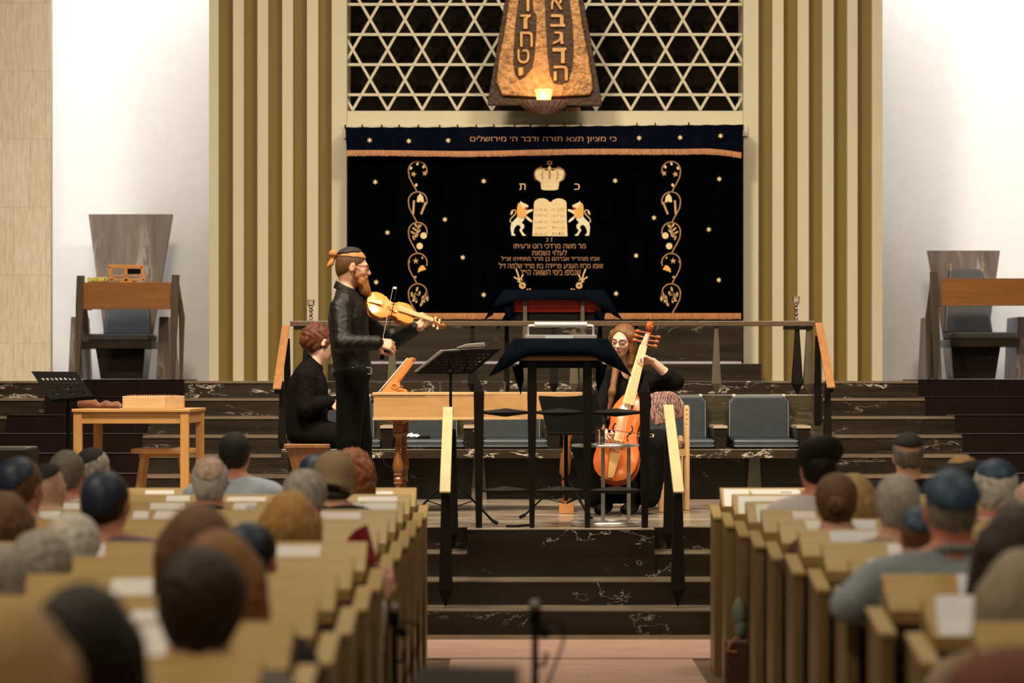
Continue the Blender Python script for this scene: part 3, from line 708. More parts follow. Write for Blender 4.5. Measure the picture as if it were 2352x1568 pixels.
# --- glass candlesticks
def candlestick(px, pyb, pyt, Y, label):
    z0 = zr + .001; zt_ = Z_(pyt, Y); h = zt_ - z0; x = X_(px, Y)
    r = thing('candlestick', (x, Y, z0), label, 'candlestick', 'silver candlesticks on the railing')
    pr = [(.038,0),(.034,.01),(.014,.02),(.012,.10),(.022,.14),(.011,.17),(.011,.28),(.020,.32),(.010,.36),(.012,.46),(.026,.50),(.012,.54),(.012,.62),(.020,.66),(.012,.68)]
    MB().lathe((x, Y, z0), [(a, b*h) for a, b in pr], 16).build('stem', M_silver, r, smooth='auto')
    MB().lathe((x, Y, z0), [(a, b*h) for a, b in ((.012,.66),(.026,.72),(.032,1.0),(.028,1.0),(.022,.75),(.004,.72))], 16).build('glass_cup', mat('clear_glass', (1,1,1), .05, trans=1, var=0), r, smooth='auto')
    MB().lathe((x, Y, z0), [(.004,.74*h),(.020,.76*h),(.022,.90*h),(.004,.905*h)], 12).build('wax', mat('wax', (.85,.84,.80), .5), r, smooth='auto')
candlestick(714, 740, 688, 22.05, 'silver and glass candlestick on the left end of the railing')
candlestick(1829, 737, 680, 22.05, 'silver and glass candlestick on the right end of the railing')

# --- marble thrones
def throne(x0, x1, ytop, Y, side, label):
    """x0,x1 px of back top"""
    cx = (x0 + x1)/2; r = thing('marble_throne', (X_(cx, Y), Y, 1.555), label, 'throne')
    sc_ = F / Y; hw = (x1 - x0)/2/sc_; X = X_(cx, Y); zt_ = Z_(ytop, Y); zb_ = 1.56
    m2 = MB(); m2.loft([[(X - q, y, z), (X + q, y, z), (X + q, y + .07, z), (X - q, y + .07, z)] for z, q, y in ((zb_, hw*.42, Y), (zt_, hw, Y + .18))]); m2.build('back', M_marbleT, r, bevel=.004)
    zs = Z_(784 if side == 'l' else 780, Y - .4)
    m2 = MB(); sx = -.02 if side == 'l' else .07
    m2.box(X + sx - .33, X + sx + .33, Y - .62, Y + .02, zs - .07, zs); m2.build('seat_slab', M_marble, r, bevel=.004)
    m2 = MB(); m2.loft([[(X + sx*0 - q, y0, z), (X + q, y0, z), (X + q, Y, z), (X - q, Y, z)] for z, q, y0 in ((zb_, .20, Y - .42), (zs - .07, .235, Y - .5))]); m2.build('base_block', M_marbleB, r, bevel=.004)
    for sg in (-1, 1):
        xx = X + sg*.42 + sx*.4
        m2 = MB(); m2.loft([[(xx - q, Y - .5, z), (xx + q, Y - .5, z), (xx + q, Y + .1, z), (xx - q, Y + .1, z)] for z, q in ((zb_, .07), (Z_(730, Y), .042))]); m2.build('arm_slab', M_marbleT, r, bevel=.004)
    m2 = MB(); m2.box(X + sx - .31, X + sx + .31, Y - .6, Y - .02, zs + .001, zs + .07); q = m2.build('seat_cushion', M_cushiong, r, bevel=.022, seg=3)
    w0, w1 = (.23, .21) if side == 'l' else (.24, .17)
    z1 = Z_(700 if side == 'l' else 617, Y)
    m2 = MB(); m2.loft([[(X - q_, y, z), (X + q_, y, z), (X + q_, y + .05, z), (X - q_, y + .05, z)] for z, q_, y in ((zs + .07, w0, Y - .08), (z1 - .03, w1, Y + .04), (z1, w1 - .04, Y + .05))]); m2.build('back_cushion', M_cushion if side == 'l' else M_cushiong, r, bevel=.018, seg=3)
    if side == 'r':
        m2 = MB()
        for sg in (-1, 1): m2.tube([(X + sg*.15, Y + .05, z1 - .02), (X + sg*.16, Y + .0, z1 + .05), (X + sg*.18, Y + .07, z1 + .03)], .008, 6)
        m2.build('tie', mat('cream_cord', (.6,.48,.3), .7), r)
    return r
throne(196, 391, 489, 26.2, 'l', 'tall tapering marble throne in the white niche on the left')
throne(2137, 2305, 573, 26.2, 'r', 'marble throne with tied grey cushions in the white niche on the right')
def reading_desk(x0, x1, ya, yb, posts, Y, label, back):
    """apron board x0..x1, ya..yb px"""
    r = thing('reading_desk', (X_((x0+x1)/2, Y), Y, 1.555), label, 'desk')
    A, B = P(x0, ya, Y), P(x1, yb, Y)
    MB().box(A.x, B.x, Y, Y + .02, B.z, A.z).build('apron', M_walnut, r, bevel=.002)
    MB().box(A.x, B.x, Y + .02, Y + .42, A.z - .03, A.z).build('desk_top', M_walnut, r)
    m2 = MB(); m2.box(A.x - .0, A.x + .02, Y + .02, Y + .42, B.z, A.z - .03); m2.box(B.x - .02, B.x, Y + .02, Y + .42, B.z, A.z - .03)
    m2.build('side_panel', wood('pale_side', (.45,.30,.16), (.6,.42,.25), 'y'), r)
    for (xt, yt, xb_, sgn) in posts:
        t = P(xt, yt, Y); m2 = MB()
        zb_ = 1.556; h = t.z - zb_; x2 = X_(xb_, Y)
        m2.loft([[(x2*(1-q)+t.x*q - w_, Y - .02, zb_ + h*q), (x2*(1-q)+t.x*q + w_, Y - .02, zb_ + h*q), (x2*(1-q)+t.x*q + w_, Y + .05, zb_ + h*q), (x2*(1-q)+t.x*q - w_, Y + .05, zb_ + h*q)] for q, w_ in ((0, .014), (.72, .035), (1, .032))])
        m2.build('leg', M_darkwood, r)
    for (xt, xm, xb_) in back:
        m2 = MB(); Y2 = Y + .42
        z_ = [1.556, Z_(728, Y2), Z_(650, Y2)]
        m2.loft([[(X_(x, Y2) - w_, Y2 - .03, z), (X_(x, Y2) + w_, Y2 - .03, z), (X_(x, Y2) + w_, Y2 + .02, z), (X_(x, Y2) - w_, Y2 + .02, z)] for x, z, w_ in ((xb_, z_[0], .012), (xm, z_[1], .026), (xt, z_[2], .014))])
        m2.build('leg', M_darkwood, r)
    return r
reading_desk(190, 394, 648, 710, [(185, 633, 178, 0), (403, 631, 396, 0)], 25.2, 'walnut reading desk on splayed legs before the left marble throne', [(188, 196, 203), (408, 418, 416)])
reading_desk(2162, 2440, 639, 702, [(2145, 624, 2152, 0), (2462, 624, 2455, 0)], 25.2, 'walnut reading desk on splayed legs before the right marble throne', [(2140, 2132, 2133), (2468, 2476, 2470)])
# wooden book rest and yellow packet on the left desk
p = P(290, 648, 25.4); r = thing('book_rest', (p.x, 25.45, p.z), 'orange wooden tabletop book rest on the left reading desk', 'book rest')
V_ = lambda x, y: P(x, y, 25.42)
m2 = MB()
def frame_bar(m2, a, b, w): m2.bar(a, b, w, .02, up=(0, 1, 0))
for a_, b_, w_ in (((249,612),(328,612),.035), ((251,612),(257,646),.03), ((326,612),(332,646),.03), ((254,642),(332,642),.02), ((289,616),(290,646),.03), ((256,633),(328,633),.012)):
    frame_bar(m2, V_(*a_), V_(*b_), w_)
m2.build('frame', mat('orange_wood', (.62,.27,.07), .4), r, bevel=.003)
MB().box(V_(291,0).x, V_(322,0).x, 25.445, 25.46, V_(0,629).z, V_(0,617).z).build('back_plate', M_black, r)
MB().prism([(p.x - .06, p.z), (p.x + .06, p.z), (p.x + .06, p.z + .02), (p.x - .06, p.z + .02)], 'y', 25.41, 25.55).build('foot', mat('orange_wood', (.62,.27,.07), .4), r)
p = P(226, 648, 25.35)
tag(MB().box(p.x - .095, p.x + .095, 25.28, 25.42, p.z, p.z + .045).build('cloth_packet', mat('yellow_pattern', (.55,.50,.10), .7, var=.7, scale=(40,40,40)), bevel=.01), 'small yellow patterned packet on the left reading desk', 'packet')

# --- lecterns with navy cloths
def lectern_cloth(x0, x1, yt, fl, Y, parent, name='cloth'):
    """flared cloth: top edge x0..x1 at yt; fl = list (x at flare, y) bottom profile"""
    n = 28; secs = []
    m2 = MB()
    (lx, ly), (rx, ry), front_y, tipl, tipr = fl
    top, bot = [], []
    for i in range(n + 1):
        t = i/n; xt = x0 + (x1 - x0)*t; xb_ = lx + (rx - lx)*t
        # bottom: low at both ends, high in the middle
        e = max(0, 1 - min(t, 1-t)/.19)
        yb_ = front_y + ((ly if t < .5 else ry) - front_y)*(e**.7)
        wob = .02*math.sin(t*19)*(e)
        top.append((xt, xb_, yb_, wob, e))
    for xt, xb_, yb_, wob, e in top:
        secs.append([P(xt, yt, Y + .02), P(xt*.97 + xb_*.03, yt + 3, Y), P(xt*.5 + xb_*.5, (yt+yb_)/2, Y - .03 - wob*.5), P(xb_ if e > 0 else xt*.3 + xb_*.7, yb_, Y - .045 - wob)])
    vs = [q for s_ in secs for q in s_]; fs = []
    for i in range(n):
        for j in range(3): a_ = i*4 + j; fs.append((a_, a_+1, a_+5, a_+4))
    m2.add(vs, fs)
    # top covering
    m2.add([P(x0, yt, Y + .02), P(x1, yt, Y + .02), P(x1, yt, Y + .02) + Vector((.02, .40, -.03)), P(x0, yt, Y + .02) + Vector((-.02, .40, -.03))], [(0,1,2,3)])
    # side falls
    for (xe, xf, yf, tip, sg) in ((x0, lx, ly, tipl, -1), (x1, rx, ry, tipr, 1)):
        a_ = P(xe, yt, Y + .02); b_ = P(xf, yf, Y - .045); s_ = F / Y
        t_ = P(tip[0], tip[1], Y + .10)
        m2.add([a_, b_, a_ + Vector((sg*.16, .20, -.24)), a_ + Vector((sg*.02, .40, -.03)), a_ + Vector((sg*.10, .42, -.2))], [(0,1,2), (0,2,4,3)])
        m2.add([P(xf - sg*26, yf - 8, Y - .03), P(xf - sg*50, yf - 16, Y + .0), P(xf - sg*52, yf + 18, Y + .02), t_, P(xf - sg*34, yf + 22, Y + .0)], [(0,1,2,3,4)])
    o = m2.build(name, M_cloth, parent, smooth='auto', solid=.006)
    return o
# front lectern on its balustrade
YL = 17.38
fl_ = thing('lectern', (XC, YL, .603), 'dark iron balustrade lectern under a navy cloth at the front of the stage', 'lectern')
s_ = F / YL
for x in (1100, 1481):
    m2 = MB(); zt_ = Z_(862, YL); xx = X_(x, YL)
    m2.square((xx, YL), [(.603, .040, .04), (Z_(900, YL), .068, .06), (zt_, .012, .012, .006 if x > 1200 else -.014)]); m2.build('post', M_ironTop if x < 1 else M_iron, fl_, bevel=.002)
for x in (1222, 1349):
    m2 = MB(); xx = X_(x, YL)
    m2.square((xx, YL), [(.603, .032, .04), (Z_(900, YL), .062, .055), (Z_(835, YL), .055, .05), (Z_(800, YL), .045, .045)]); m2.build('post', M_iron, fl_, bevel=.002)
xs = [1100, 1222, 1349, 1481]
for i in range(3):
    for y, hm in ((947, 20), (1126, 20)):
        m2 = MB(); kitebar(m2, X_(xs[i], YL), X_(xs[i+1], YL), YL, Z_(y, YL), hm/s_, 4/s_); m2.build('cross_bar', M_iron, fl_)
m2 = MB(); A = P(1185, 842, YL); B = P(1385, 842, YL)
m2.loft([[(x, YL - .05, A.z + .10), (x, YL + .36, A.z + .07 + .10), (x, YL + .36, A.z + .04 + .10), (x, YL - .05, A.z + .04)] for x in (A.x, B.x)]); m2.build('reading_board', wood('lectern_board', (.16,.06,.02), (.26,.11,.04), 'x'), fl_)
MB().box(A.x + .02, B.x - .02, YL + .02, YL + .06, Z_(845, YL), Z_(825, YL)).build('apron', M_iron, fl_)
cth = lectern_cloth(1180, 1396, 778, ((1151, 851), (1420, 848), 817, (1196, 906), (1374, 902)), YL - .03, None, 'lectern_cloth')
tag(cth, 'navy cloth draped over the front lectern', 'cloth')
# lamp on the lectern
lp = thing('reading_lamp', P(1288, 776, YL + .1), 'brushed steel picture-light reading lamp on the front lectern', 'lamp')
Yp = YL + .12
A, B = P(1206, 777, Yp), P(1370, 769, Yp)
MB().box(A.x, B.x, Yp - .02, Yp + .10, A.z, B.z).build('base', M_steel, lp, bevel=.002)
m2 = MB()
for sg, xe, xc in ((-1, 1213, 1228), (1, 1363, 1347)):
    q = [P(xe, 769, Yp + .04), P(xe, 752, Yp + .04), P(xe - sg*1.5, 748, Yp + .04), P(xe - sg*5, 747, Yp + .04), P(xc, 747, Yp + .04)]; m2.tube(q, .007, 10)
m2.build('arm', M_steel, lp, smooth='auto')
a_, b_ = P(1228, 747, Yp + .04), P(1348, 747, Yp + .04)
m2 = MB(); secs = []
for xx in (a_.x, b_.x): secs.append([(xx, Yp + .04 + .028*math.cos(R(t)), a_.z + .024*math.sin(R(t))) for t in range(-30, 211, 20)] )
m2.loft(secs); m2.build('shade', M_steel, lp, smooth='auto')
MB().box(X_(1252, Yp), X_(1316, Yp), Yp - .0215, Yp - .02, A.z + .001, B.z - .001).build('label_strip', mat('pale_blue_plate', (.5,.55,.58), .4), lp)
# bowed cable at foot
m2 = MB(); m2.tube([P(1163, 1208, 17.40), P(1185, 1208, 17.42), P(1210, 1206, 17.43), P(1225, 1205, 17.44)], .008, 8); tag(m2.build('cable', M_black, smooth='auto'), 'short black cable on the stage edge under the front lectern', 'cable')
# rear lectern on the bima
YR = 22.65
rl = thing('lectern', (XC, YR, 1.432), 'lectern behind the railing with a navy cloth and red lining', 'lectern')
for x in (1206, 1338):
    m2 = MB(); m2.square((X_(x, YR), YR), [(1.432, .02), (Z_(890, YR), .05), (Z_(680, YR), .028)]); m2.build('post', M_ironTop, rl)
for x in (1164, 1378):
    m2 = MB(); m2.square((X_(x, YR + .3), YR + .3), [(1.432, .02), (Z_(890, YR), .05), (Z_(690, YR), .028)]); m2.build('post', M_iron, rl)
A, B = P(1162, 708, YR), P(1380, 686, YR)
m2 = MB(); m2.loft([[(x, YR + .02, A.z), (x, YR + .40, A.z + .13), (x, YR + .40, A.z + .10), (x, YR + .04, A.z - .03)] for x in (A.x, B.x)]); m2.box(A.x, B.x, YR + .03, YR + .05, A.z, B.z); m2.build('lining', M_red, rl)
MB().box(A.x, B.x, YR + .06, YR + .35, Z_(735, YR), Z_(708, YR)).build('shelf_box', M_black, rl)
cth = lectern_cloth(1157, 1386, 666, ((1129, 706), (1417, 727), 688, (1140, 756), (1391, 738)), YR - .03, None, 'lectern_cloth')
tag(cth, 'navy cloth draped over the lectern behind the railing', 'cloth')

# --- round chrome table and water glass
YT = 17.62; X = X_(1390, YT)
tb_ = thing('side_table', (X, YT, .603), 'small round chrome side table on two poles behind the lectern posts', 'table')
zt_ = Z_(1021, YT); rr = 76 / (F/YT)
def ring(mb, c, r, z, tr, n=36):
    secs = [[(c[0] + (r + tr*math.cos(R(t)))*math.cos(2*math.pi*k/n), c[1] + (r + tr*math.cos(R(t)))*math.sin(2*math.pi*k/n), z + tr*math.sin(R(t))) for t in range(0, 360, 45)] for k in range(n + 1)]
    mb.loft(secs, cap=False)
m2 = MB(); m2.lathe((X, YT, zt_ - .006), [(rr*.98, 0), (rr*.98, .006), (.001, .006), (.001, 0)], 40); m2.build('table_top', mat('pale_glass_top', (.55,.50,.45), .08, .6), tb_)
m2 = MB(); ring(m2, (X, YT), rr, zt_ - .004, .008); m2.build('rim', M_steel, tb_, smooth=True)
YB2 = 17.58; m2 = MB(); ring(m2, (X, YT - .0), rr*1.0, .620, .016); m2.build('base_ring', M_steel, tb_, smooth=True)
for x in (1385, 1444):
    xx = X_(x, YT); m2 = MB(); m2.tube([(xx, YT - .0, .60 + .02), (xx, YT, zt_ - .008)], .0125, 12); m2.build('pole', M_steel, tb_, smooth='auto')
m2 = MB(); m2.box(X_(1385, YT) - .01, X_(1444, YT) + .01, YT - .008, YT + .008, .606, .62); m2.box(X - rr, X + rr, YT - .01, YT + .01, .606, .618); m2.build('base_bar', M_steel, tb_)
zg = zt_ + .001; xg = X_(1378.5, YT); gl = thing('water_glass', (xg, YT, zg), 'clear glass half full of water on the chrome side table', 'glass')
hg = Z_(975, YT) - zg
glm = mat('drinking_glass', (1,1,1), .02, trans=1, var=0)
MB().lathe((xg, YT, zg), [(.026,0),(.031,.004),(.032,hg),(.030,hg),(.0285,.012),(.004,.010)], 28).build('tumbler', glm, gl, smooth='auto')
MB().lathe((xg, YT, zg), [(.003,.0105),(.0283,.0125),(.0292,hg*.76),(.003,hg*.76)], 28).build('water', mat('water', (.95,.97,1), .0, trans=1, var=0), gl, smooth='auto')
# ------------------------------------------------------------------ harpsichord, stands, tables, instruments
def perf_plate(m2, A, B, Cc, D, nu, nv, t=.004, holes=True):
    """plate with real round holes, corners A(low left) B(low right) C(up right) D(up left)"""
    A, B, Cc, D = map(Vector, (A, B, Cc, D)); nrm = (B-A).cross(D-A).normalized()*t/2
    def W(u, v): return (A*(1-u) + B*u)*(1-v) + (D*(1-u) + Cc*u)*v
    for i in range(nu):
        for j in range(nv):
            cu, cv = (i+.5)/nu, (j+.5)/nv; hu, hv = .5/nu, .5/nv
            solid = (not holes) or i in (0, nu-1) or j in (0, nv-1)
            dirs = [(math.cos(R(45*k)), math.sin(R(45*k))) for k in range(8)]
            outer = [(max(-1, min(1, c*1.5)), max(-1, min(1, s*1.5))) for c, s in dirs]
            inner = [(c*.62, s*.62) for c, s in dirs]
            if solid:
                q = [W(cu + a*hu, cv + b*hv) for a, b in ((-1,-1),(1,-1),(1,1),(-1,1))]
                m2.add([p + nrm for p in q] + [p - nrm for p in q], [(0,1,2,3), (7,6,5,4)])
                continue
            o_ = [W(cu + a*hu, cv + b*hv) for a, b in outer]; i_ = [W(cu + a*hu, cv + b*hv) for a, b in inner]
            vs = [p + nrm for p in o_] + [p + nrm for p in i_] + [p - nrm for p in o_] + [p - nrm for p in i_]; fs = []
            for k in range(8):
                k2 = (k+1) % 8
                fs += [(k, k2, 8+k2, 8+k), (16+k2, 16+k, 24+k, 24+k2), (8+k, 8+k2, 24+k2, 24+k)]
            m2.add(vs, fs)
    q = [A, B, Cc, D]
    for k in range(4):
        a, b = q[k], q[(k+1) % 4]; m2.add([a + nrm, b + nrm, b - nrm, a - nrm], [(0,1,2,3)])
def music_stand(name, label, corners, nu, nv, base, r_leg, holes=True, z0=.603, legang=(20, 140, 260), pole_top=None, lh=.32):
    A, B, Cc, D = corners; mid = (A + B + Cc + D)/4
    st = thing(name, (base[0], base[1], z0), label, 'music stand')
    m2 = MB(); perf_plate(m2, A, B, Cc, D, nu, nv, holes=holes); m2.build('desk', M_black, st)
    n = (B-A).cross(D-A).normalized(); up = (D - A).normalized()
    if n.z > 0: n2 = -n
    else: n2 = n
    m2 = MB(); m2.bar(A + n2*0 - n2*.012, B - n2*.012, .03, .004, up=up); m2.build('ledge', M_black, st)
    m2 = MB(); pt = Vector((base[0], base[1], mid.z - .07))
    m2.tube([mid + n2*.01 + (B-A)*.16, mid + n2*.05 + (B-A)*.12 - Vector((0,0,.02)), pt, mid + n2*.05 - (B-A)*.12 - Vector((0,0,.02)), mid + n2*.01 - (B-A)*.16], .008, 8)
    m2.ball(pt, .022); m2.build('bracket', M_black, st, smooth='auto')
    m2 = MB(); m2.tube([(base[0], base[1], z0 + .12), (base[0], base[1], z0 + .75)], .014, 12); m2.tube([(base[0], base[1], z0 + .7), pt], .010, 12); m2.lathe((base[0], base[1], z0 + .72), [(.018,0),(.018,.05),(.011,.055)], 12); m2.build('pole', M_black, st, smooth='auto')
    for a in legang:
        c_, s_ = math.cos(R(a)), math.sin(R(a)); m2 = MB()
        f = Vector((base[0] + r_leg*c_, base[1] + r_leg*s_, z0 + .010))
        m2.bar((base[0] + .01*c_, base[1] + .01*s_, z0 + lh), f, .018, .008); m2.bar((base[0] + .01*c_, base[1] + .01*s_, z0 + .10), Vector((base[0] + .5*r_leg*c_, base[1] + .5*r_leg*s_, z0 + lh*.5)), .012, .006)
        lg = m2.build('leg', M_black, st)
        m2 = MB(); m2.tube([f - Vector((.02*c_, .02*s_, -.015)), f + Vector((.02*c_, .02*s_, 0))], .012, 8); m2.build('foot', M_black, lg)
    return st
q = [P(957, 857, 18.20), P(1085, 857, 18.10), P(1152, 800, 17.83), P(1020, 808, 17.93)]
music_stand('music_stand', 'perforated black music stand holding white sheets in front of the violinist', q, 12, 7, (X_(1035, 17.95), 17.95), .36, legang=(-35, 215, 90), lh=.30)
A, B, Cc, D = q
up = Vector((0, 0, .012))
def sheet(a, b, c, d, label, name='sheet_music'):
    m2 = MB(); m2.add([a, b, c, d], [(0,1,2,3)]); return tag(m2.build(name, M_paper, solid=.002), label, 'sheet music')
sheet(A*1.04 - B*.04 + up, A*.30 + B*.70 + up, (D*.30 + Cc*.70) + up, D*1.07 - Cc*.07 + up, 'white music sheet lying on the perforated music stand')
sheet(D*.78 + Cc*.22 + up*2, Cc*.72 + D*.28 + up*2, P(1112, 787, 17.80), P(1072, 790, 17.84), 'second white sheet curling up at the back of the perforated music stand')
q = [P(1259, 998, 18.45), P(1389, 998, 18.45), P(1370, 908, 18.62), P(1237, 913, 18.62)]
music_stand('music_stand', 'black music stand with closed dark folder, behind the lectern posts', q, 6, 4, (X_(1300, 18.6), 18.6), .32, holes=False, legang=(-60, 200, 60), lh=.28)
m2 = MB(); m2.add([q[0] + Vector((-.0,-.012,.01)), q[1] + Vector((0,-.012,.01)), q[2] + Vector((0,-.012,.012)), (q[2]+q[3])/2 + Vector((0,-.018,-.005)), q[3] + Vector((0,-.012,.012))], [(0,1,2,3,4)])
tag(m2.build('music_folder', mat('black_folder', (.004,.004,.004), .9, spec=.03), solid=.006), 'black folder on the music stand behind the lectern posts', 'folder')
q = [P(119, 924, 17.85), P(219, 916, 17.85), P(175, 854, 18.12), P(72, 853, 18.12)]
music_stand('music_stand', 'perforated black music stand at far left beside the pine table', q, 10, 6, (X_(157, 18.05), 18.05), .33, legang=(-30, 210, 90))

# harpsichord
YH = 19.15
hp = thing('harpsichord', (X_(1000, YH), YH + .3, .6), 'small harpsichord in honey-coloured wood on turned legs', 'harpsichord')
zt_, zb_ = Z_(901, YH), Z_(964, YH)
x0, x1, x2 = X_(858, YH), X_(980, YH + .04), X_(1343, YH + .5)
plan = [(x0, YH), (x1, YH + .0), (x1 + .35, YH + .10), (x2 - .15, YH + .42), (x2 + .02, YH + .52), (x2 + .02, YH + .72), (x0, YH + .78)]
# case walls along the plan
m2 = MB(); m2.prism(plan, 'z', zb_, zt_ - .02)
m2.build('case', M_harps, hp, bevel=.003)
def offs(poly, d):
    cx = sum(p[0] for p in poly)/len(poly); cy = sum(p[1] for p in poly)/len(poly)
    return [(p[0] + (d if p[0] > cx else -d), p[1] + (d if p[1] > cy else -d)) for p in poly]
m2 = MB(); m2.prism(offs(plan, .008), 'z', zt_ - .019, zt_); m2.prism(offs(plan, .006), 'z', zb_ - .002, zb_ + .016); m2.prism(offs(plan, .003), 'z', zt_ - .030, zt_ - .024)
m2.build('moulding', mat('pale_moulding', (.60,.38,.18), .4), hp, bevel=.002)
m2 = MB(); m2.box(x0 - .02, x0 + .13, YH + .05, YH + .72, zt_ - .075, zt_ - .055); m2.build('key_slip', M_black, hp)
legprof = [(.075,1.0),(.075,.985),(.038,.955),(.030,.95),(.030,.86),(.036,.853),(.036,.845),(.026,.83),(.021,.80),(.022,.72),(.028,.715),(.028,.700),(.018,.69),(.018,.655),(.026,.60),(.036,.53),(.039,.485),(.034,.45),(.024,.43),(.032,.42),(.032,.405),(.021,.39),(.031,.365),(.027,.33),(.033,.32),(.020,.30),(.022,.20),(.032,.14),(.036,.08),(.030,.06),(.036,.04),(.036,0)]
def turned_leg(x, y, z0, z1, sc=1):
    m2 = MB(); h = z1 - z0; m2.lathe((x, y, z0), [(r*sc, t*h) for r, t in legprof[::-1]], 18)
    m2.square((x, y), [(z0 + h*.865, .068*sc), (z0 + h*.955, .068*sc)], 0)
    return m2.build('leg', M_turned, hp, smooth='auto')
turned_leg(X_(914, YH + .15), YH + .15, .602, zb_); turned_leg(X_(928, YH + .62), YH + .62, .602, zb_)
m2 = MB(); xl_ = X_(1300, 19.55)
m2.loft([[(xl_ + dx + .032*w_*math.cos(R(k*30)), 19.6 + .03*w_*math.sin(R(k*30)), z) for k in range(12)] for z, w_, dx in ((.66,.7,0),(.72,.5,0),(.75,.8,0),(.78,.45,-.01),(.82,.8,-.01),(.85,.5,-.01),(.88,1.2,-.01),(.98,1.3,.0),(1.06,.9,.01),(1.12,1.1,.015),(1.15,.9,.02),(1.27,1.3,.02))])
m2.box(xl_ - .05, xl_ + .045, 19.5, 19.72, .602, .69); m2.build('leg', M_turned, hp, smooth='auto')
m2 = MB(); m2.box(xl_ - .055, xl_ + .05, 19.2, 19.24, .602, .68); m2.build('foot_block', mat('copper_wood', (.55,.25,.10), .3), hp, bevel=.004)
# scrolled music desk (child: belongs to the instrument)
Yd = YH + .12; T2 = lambda u, v: P(840 + u/4.48, 780 + v/4.48, Yd)
m2 = MB(); m2.loft([[T2(150,545), T2(445,190), T2(490,195), T2(400,330), T2(320,440), T2(352,440), T2(352,500), T2(380,505), T2(425,520), T2(425,545)], [p + Vector((0, .02, 0)) for p in [T2(150,545), T2(445,190), T2(490,195), T2(400,330), T2(320,440), T2(352,440), T2(352,500), T2(380,505), T2(425,520), T2(425,545)]]])
dk = m2.build('music_desk', M_harps2, hp, bevel=.002)
m2 = MB()
for k in (0, .5):
    pts = [T2(300 + (48 - 3.2*j)*math.cos(R(40*j)), 472 + (36 - 2.4*j)*math.sin(R(40*j))) + Vector((0, -.004 + k, 0)) for j in range(14)]
    m2.tube(pts, .005, 6)
    m2.tube([T2(365 + (50 - 5*j)*math.cos(R(-160 + 40*j)), 530 + (22 - 2*j)*math.sin(R(-160 + 40*j))) + Vector((0, -.004 + k, 0)) for j in range(9)], .004, 6)
m2.build('scroll_carving', M_harps2, dk, smooth=True)
m2 = MB(); pp = [T2(150,545), T2(445,190), T2(490,195), T2(400,330), T2(320,440), T2(352,500), T2(425,545)]
m2.loft([[p + Vector((0, .50, 0)) for p in pp], [p + Vector((0, .52, 0)) for p in pp]]); m2.build('side_bracket', M_harps2, dk)
m2 = MB(); m2.bar(T2(470,195) + Vector((0,.01,0)), T2(470,195) + Vector((0,.51,0)), .02, .02); m2.build('desk_rail', M_harps2, dk)
m2 = MB(); m2.add([T2(135,535) + Vector((0,.0,.0)), T2(425,190), T2(425,190) + Vector((0,.46,0)), T2(135,535) + Vector((0,.46,0))], [(0,1,2,3)])
tag(m2.build('sheet_music', M_paper, solid=.006), 'open white music pages on the carved harpsichord music desk', 'sheet music')
# player's stool
YS = 19.25
stl = thing('piano_stool', (X_(705, YS), YS + .2, .6), 'flared brown wooden stool under the seated player', 'stool')
a_, b_ = X_(651, YS), X_(758, YS); zt_ = Z_(1019, YS)
MB().box(a_, b_, YS, YS + .34, zt_ - .035, zt_).build('seat', wood('stool_wood', (.12,.045,.014), (.28,.115,.04), 'z'), stl, bevel=.008)
m2 = MB()
m2.loft([[(a_ + e, YS + e, z), (b_ - e, YS + e, z), (b_ - e, YS + .34 - e, z), (a_ + e, YS + .34 - e, z)] for z, e in ((.602, .03), (.75, .09), (.92, .055), (zt_ - .09, .035), (zt_ - .035, .012))])
m2.build('box_base', wood('stool_wood', (.12,.045,.014), (.28,.115,.04), 'z'), stl, bevel=.004)

# pine table at left
Ya, Yb = 18.6, 19.55; zt_ = Z_(939, Ya); xa_, xb_ = X_(168, Ya), X_(433, Ya)
tbl = thing('pine_table', ((xa_+xb_)/2, (Ya+Yb)/2, .603), 'honey pine table at the left of the stage', 'table')
MB().box(xa_ - .01, xb_ + .01, Ya - .01, Yb + .01, zt_ - .022, zt_).build('table_top', M_pine, tbl, bevel=.004)
m2 = MB()
m2.box(xa_ + .03, xb_ - .03, Ya + .015, Ya + .035, zt_ - .10, zt_ - .022); m2.box(xa_ + .03, xb_ - .03, Yb - .035, Yb - .015, zt_ - .10, zt_ - .022)
m2.box(xa_ + .015, xa_ + .035, Ya + .03, Yb - .03, zt_ - .10, zt_ - .022); m2.box(xb_ - .035, xb_ - .015, Ya + .03, Yb - .03, zt_ - .10, zt_ - .022); m2.build('apron', M_pine, tbl)
for x in (xa_, xb_ - .058):
    for y in (Ya, Yb - .058): MB().box(x, x + .058, y, y + .058, .602, zt_ - .022).build('leg', M_pineZ, tbl, bevel=.003)
ZT = zt_
# wooden board zither
z_ = thing('zither', (X_(352, 18.9), 18.9, ZT), 'pale wooden box with a row of pins on the pine table', 'instrument')
xa2, xb2, xc2 = X_(281, 18.75), X_(379, 18.75), X_(423, 19.0)
plan = [(xa2, 18.75), (xb2, 18.72), (xc2, 18.98), (xc2 - .02, 19.2), (xa2 + .05, 19.2)]
MB().prism(plan, 'z', ZT + .001, ZT + .088).build('body', wood('birch', (.60,.38,.19), (.74,.52,.29), 'x'), z_, bevel=.003)
m2 = MB()
for k in range(22): 
    x = xa2 + .03 + k*.0165; m2.box(x, x + .004, 18.80, 18.804, ZT + .088, ZT + .098)
m2.build('pin', M_steel, z_)
m2 = MB(); m2.bar((xa2 + .03, 18.92, ZT + .09), (xc2 - .05, 19.05, ZT + .09), .012, .006); m2.build('bridge', M_turned, z_)
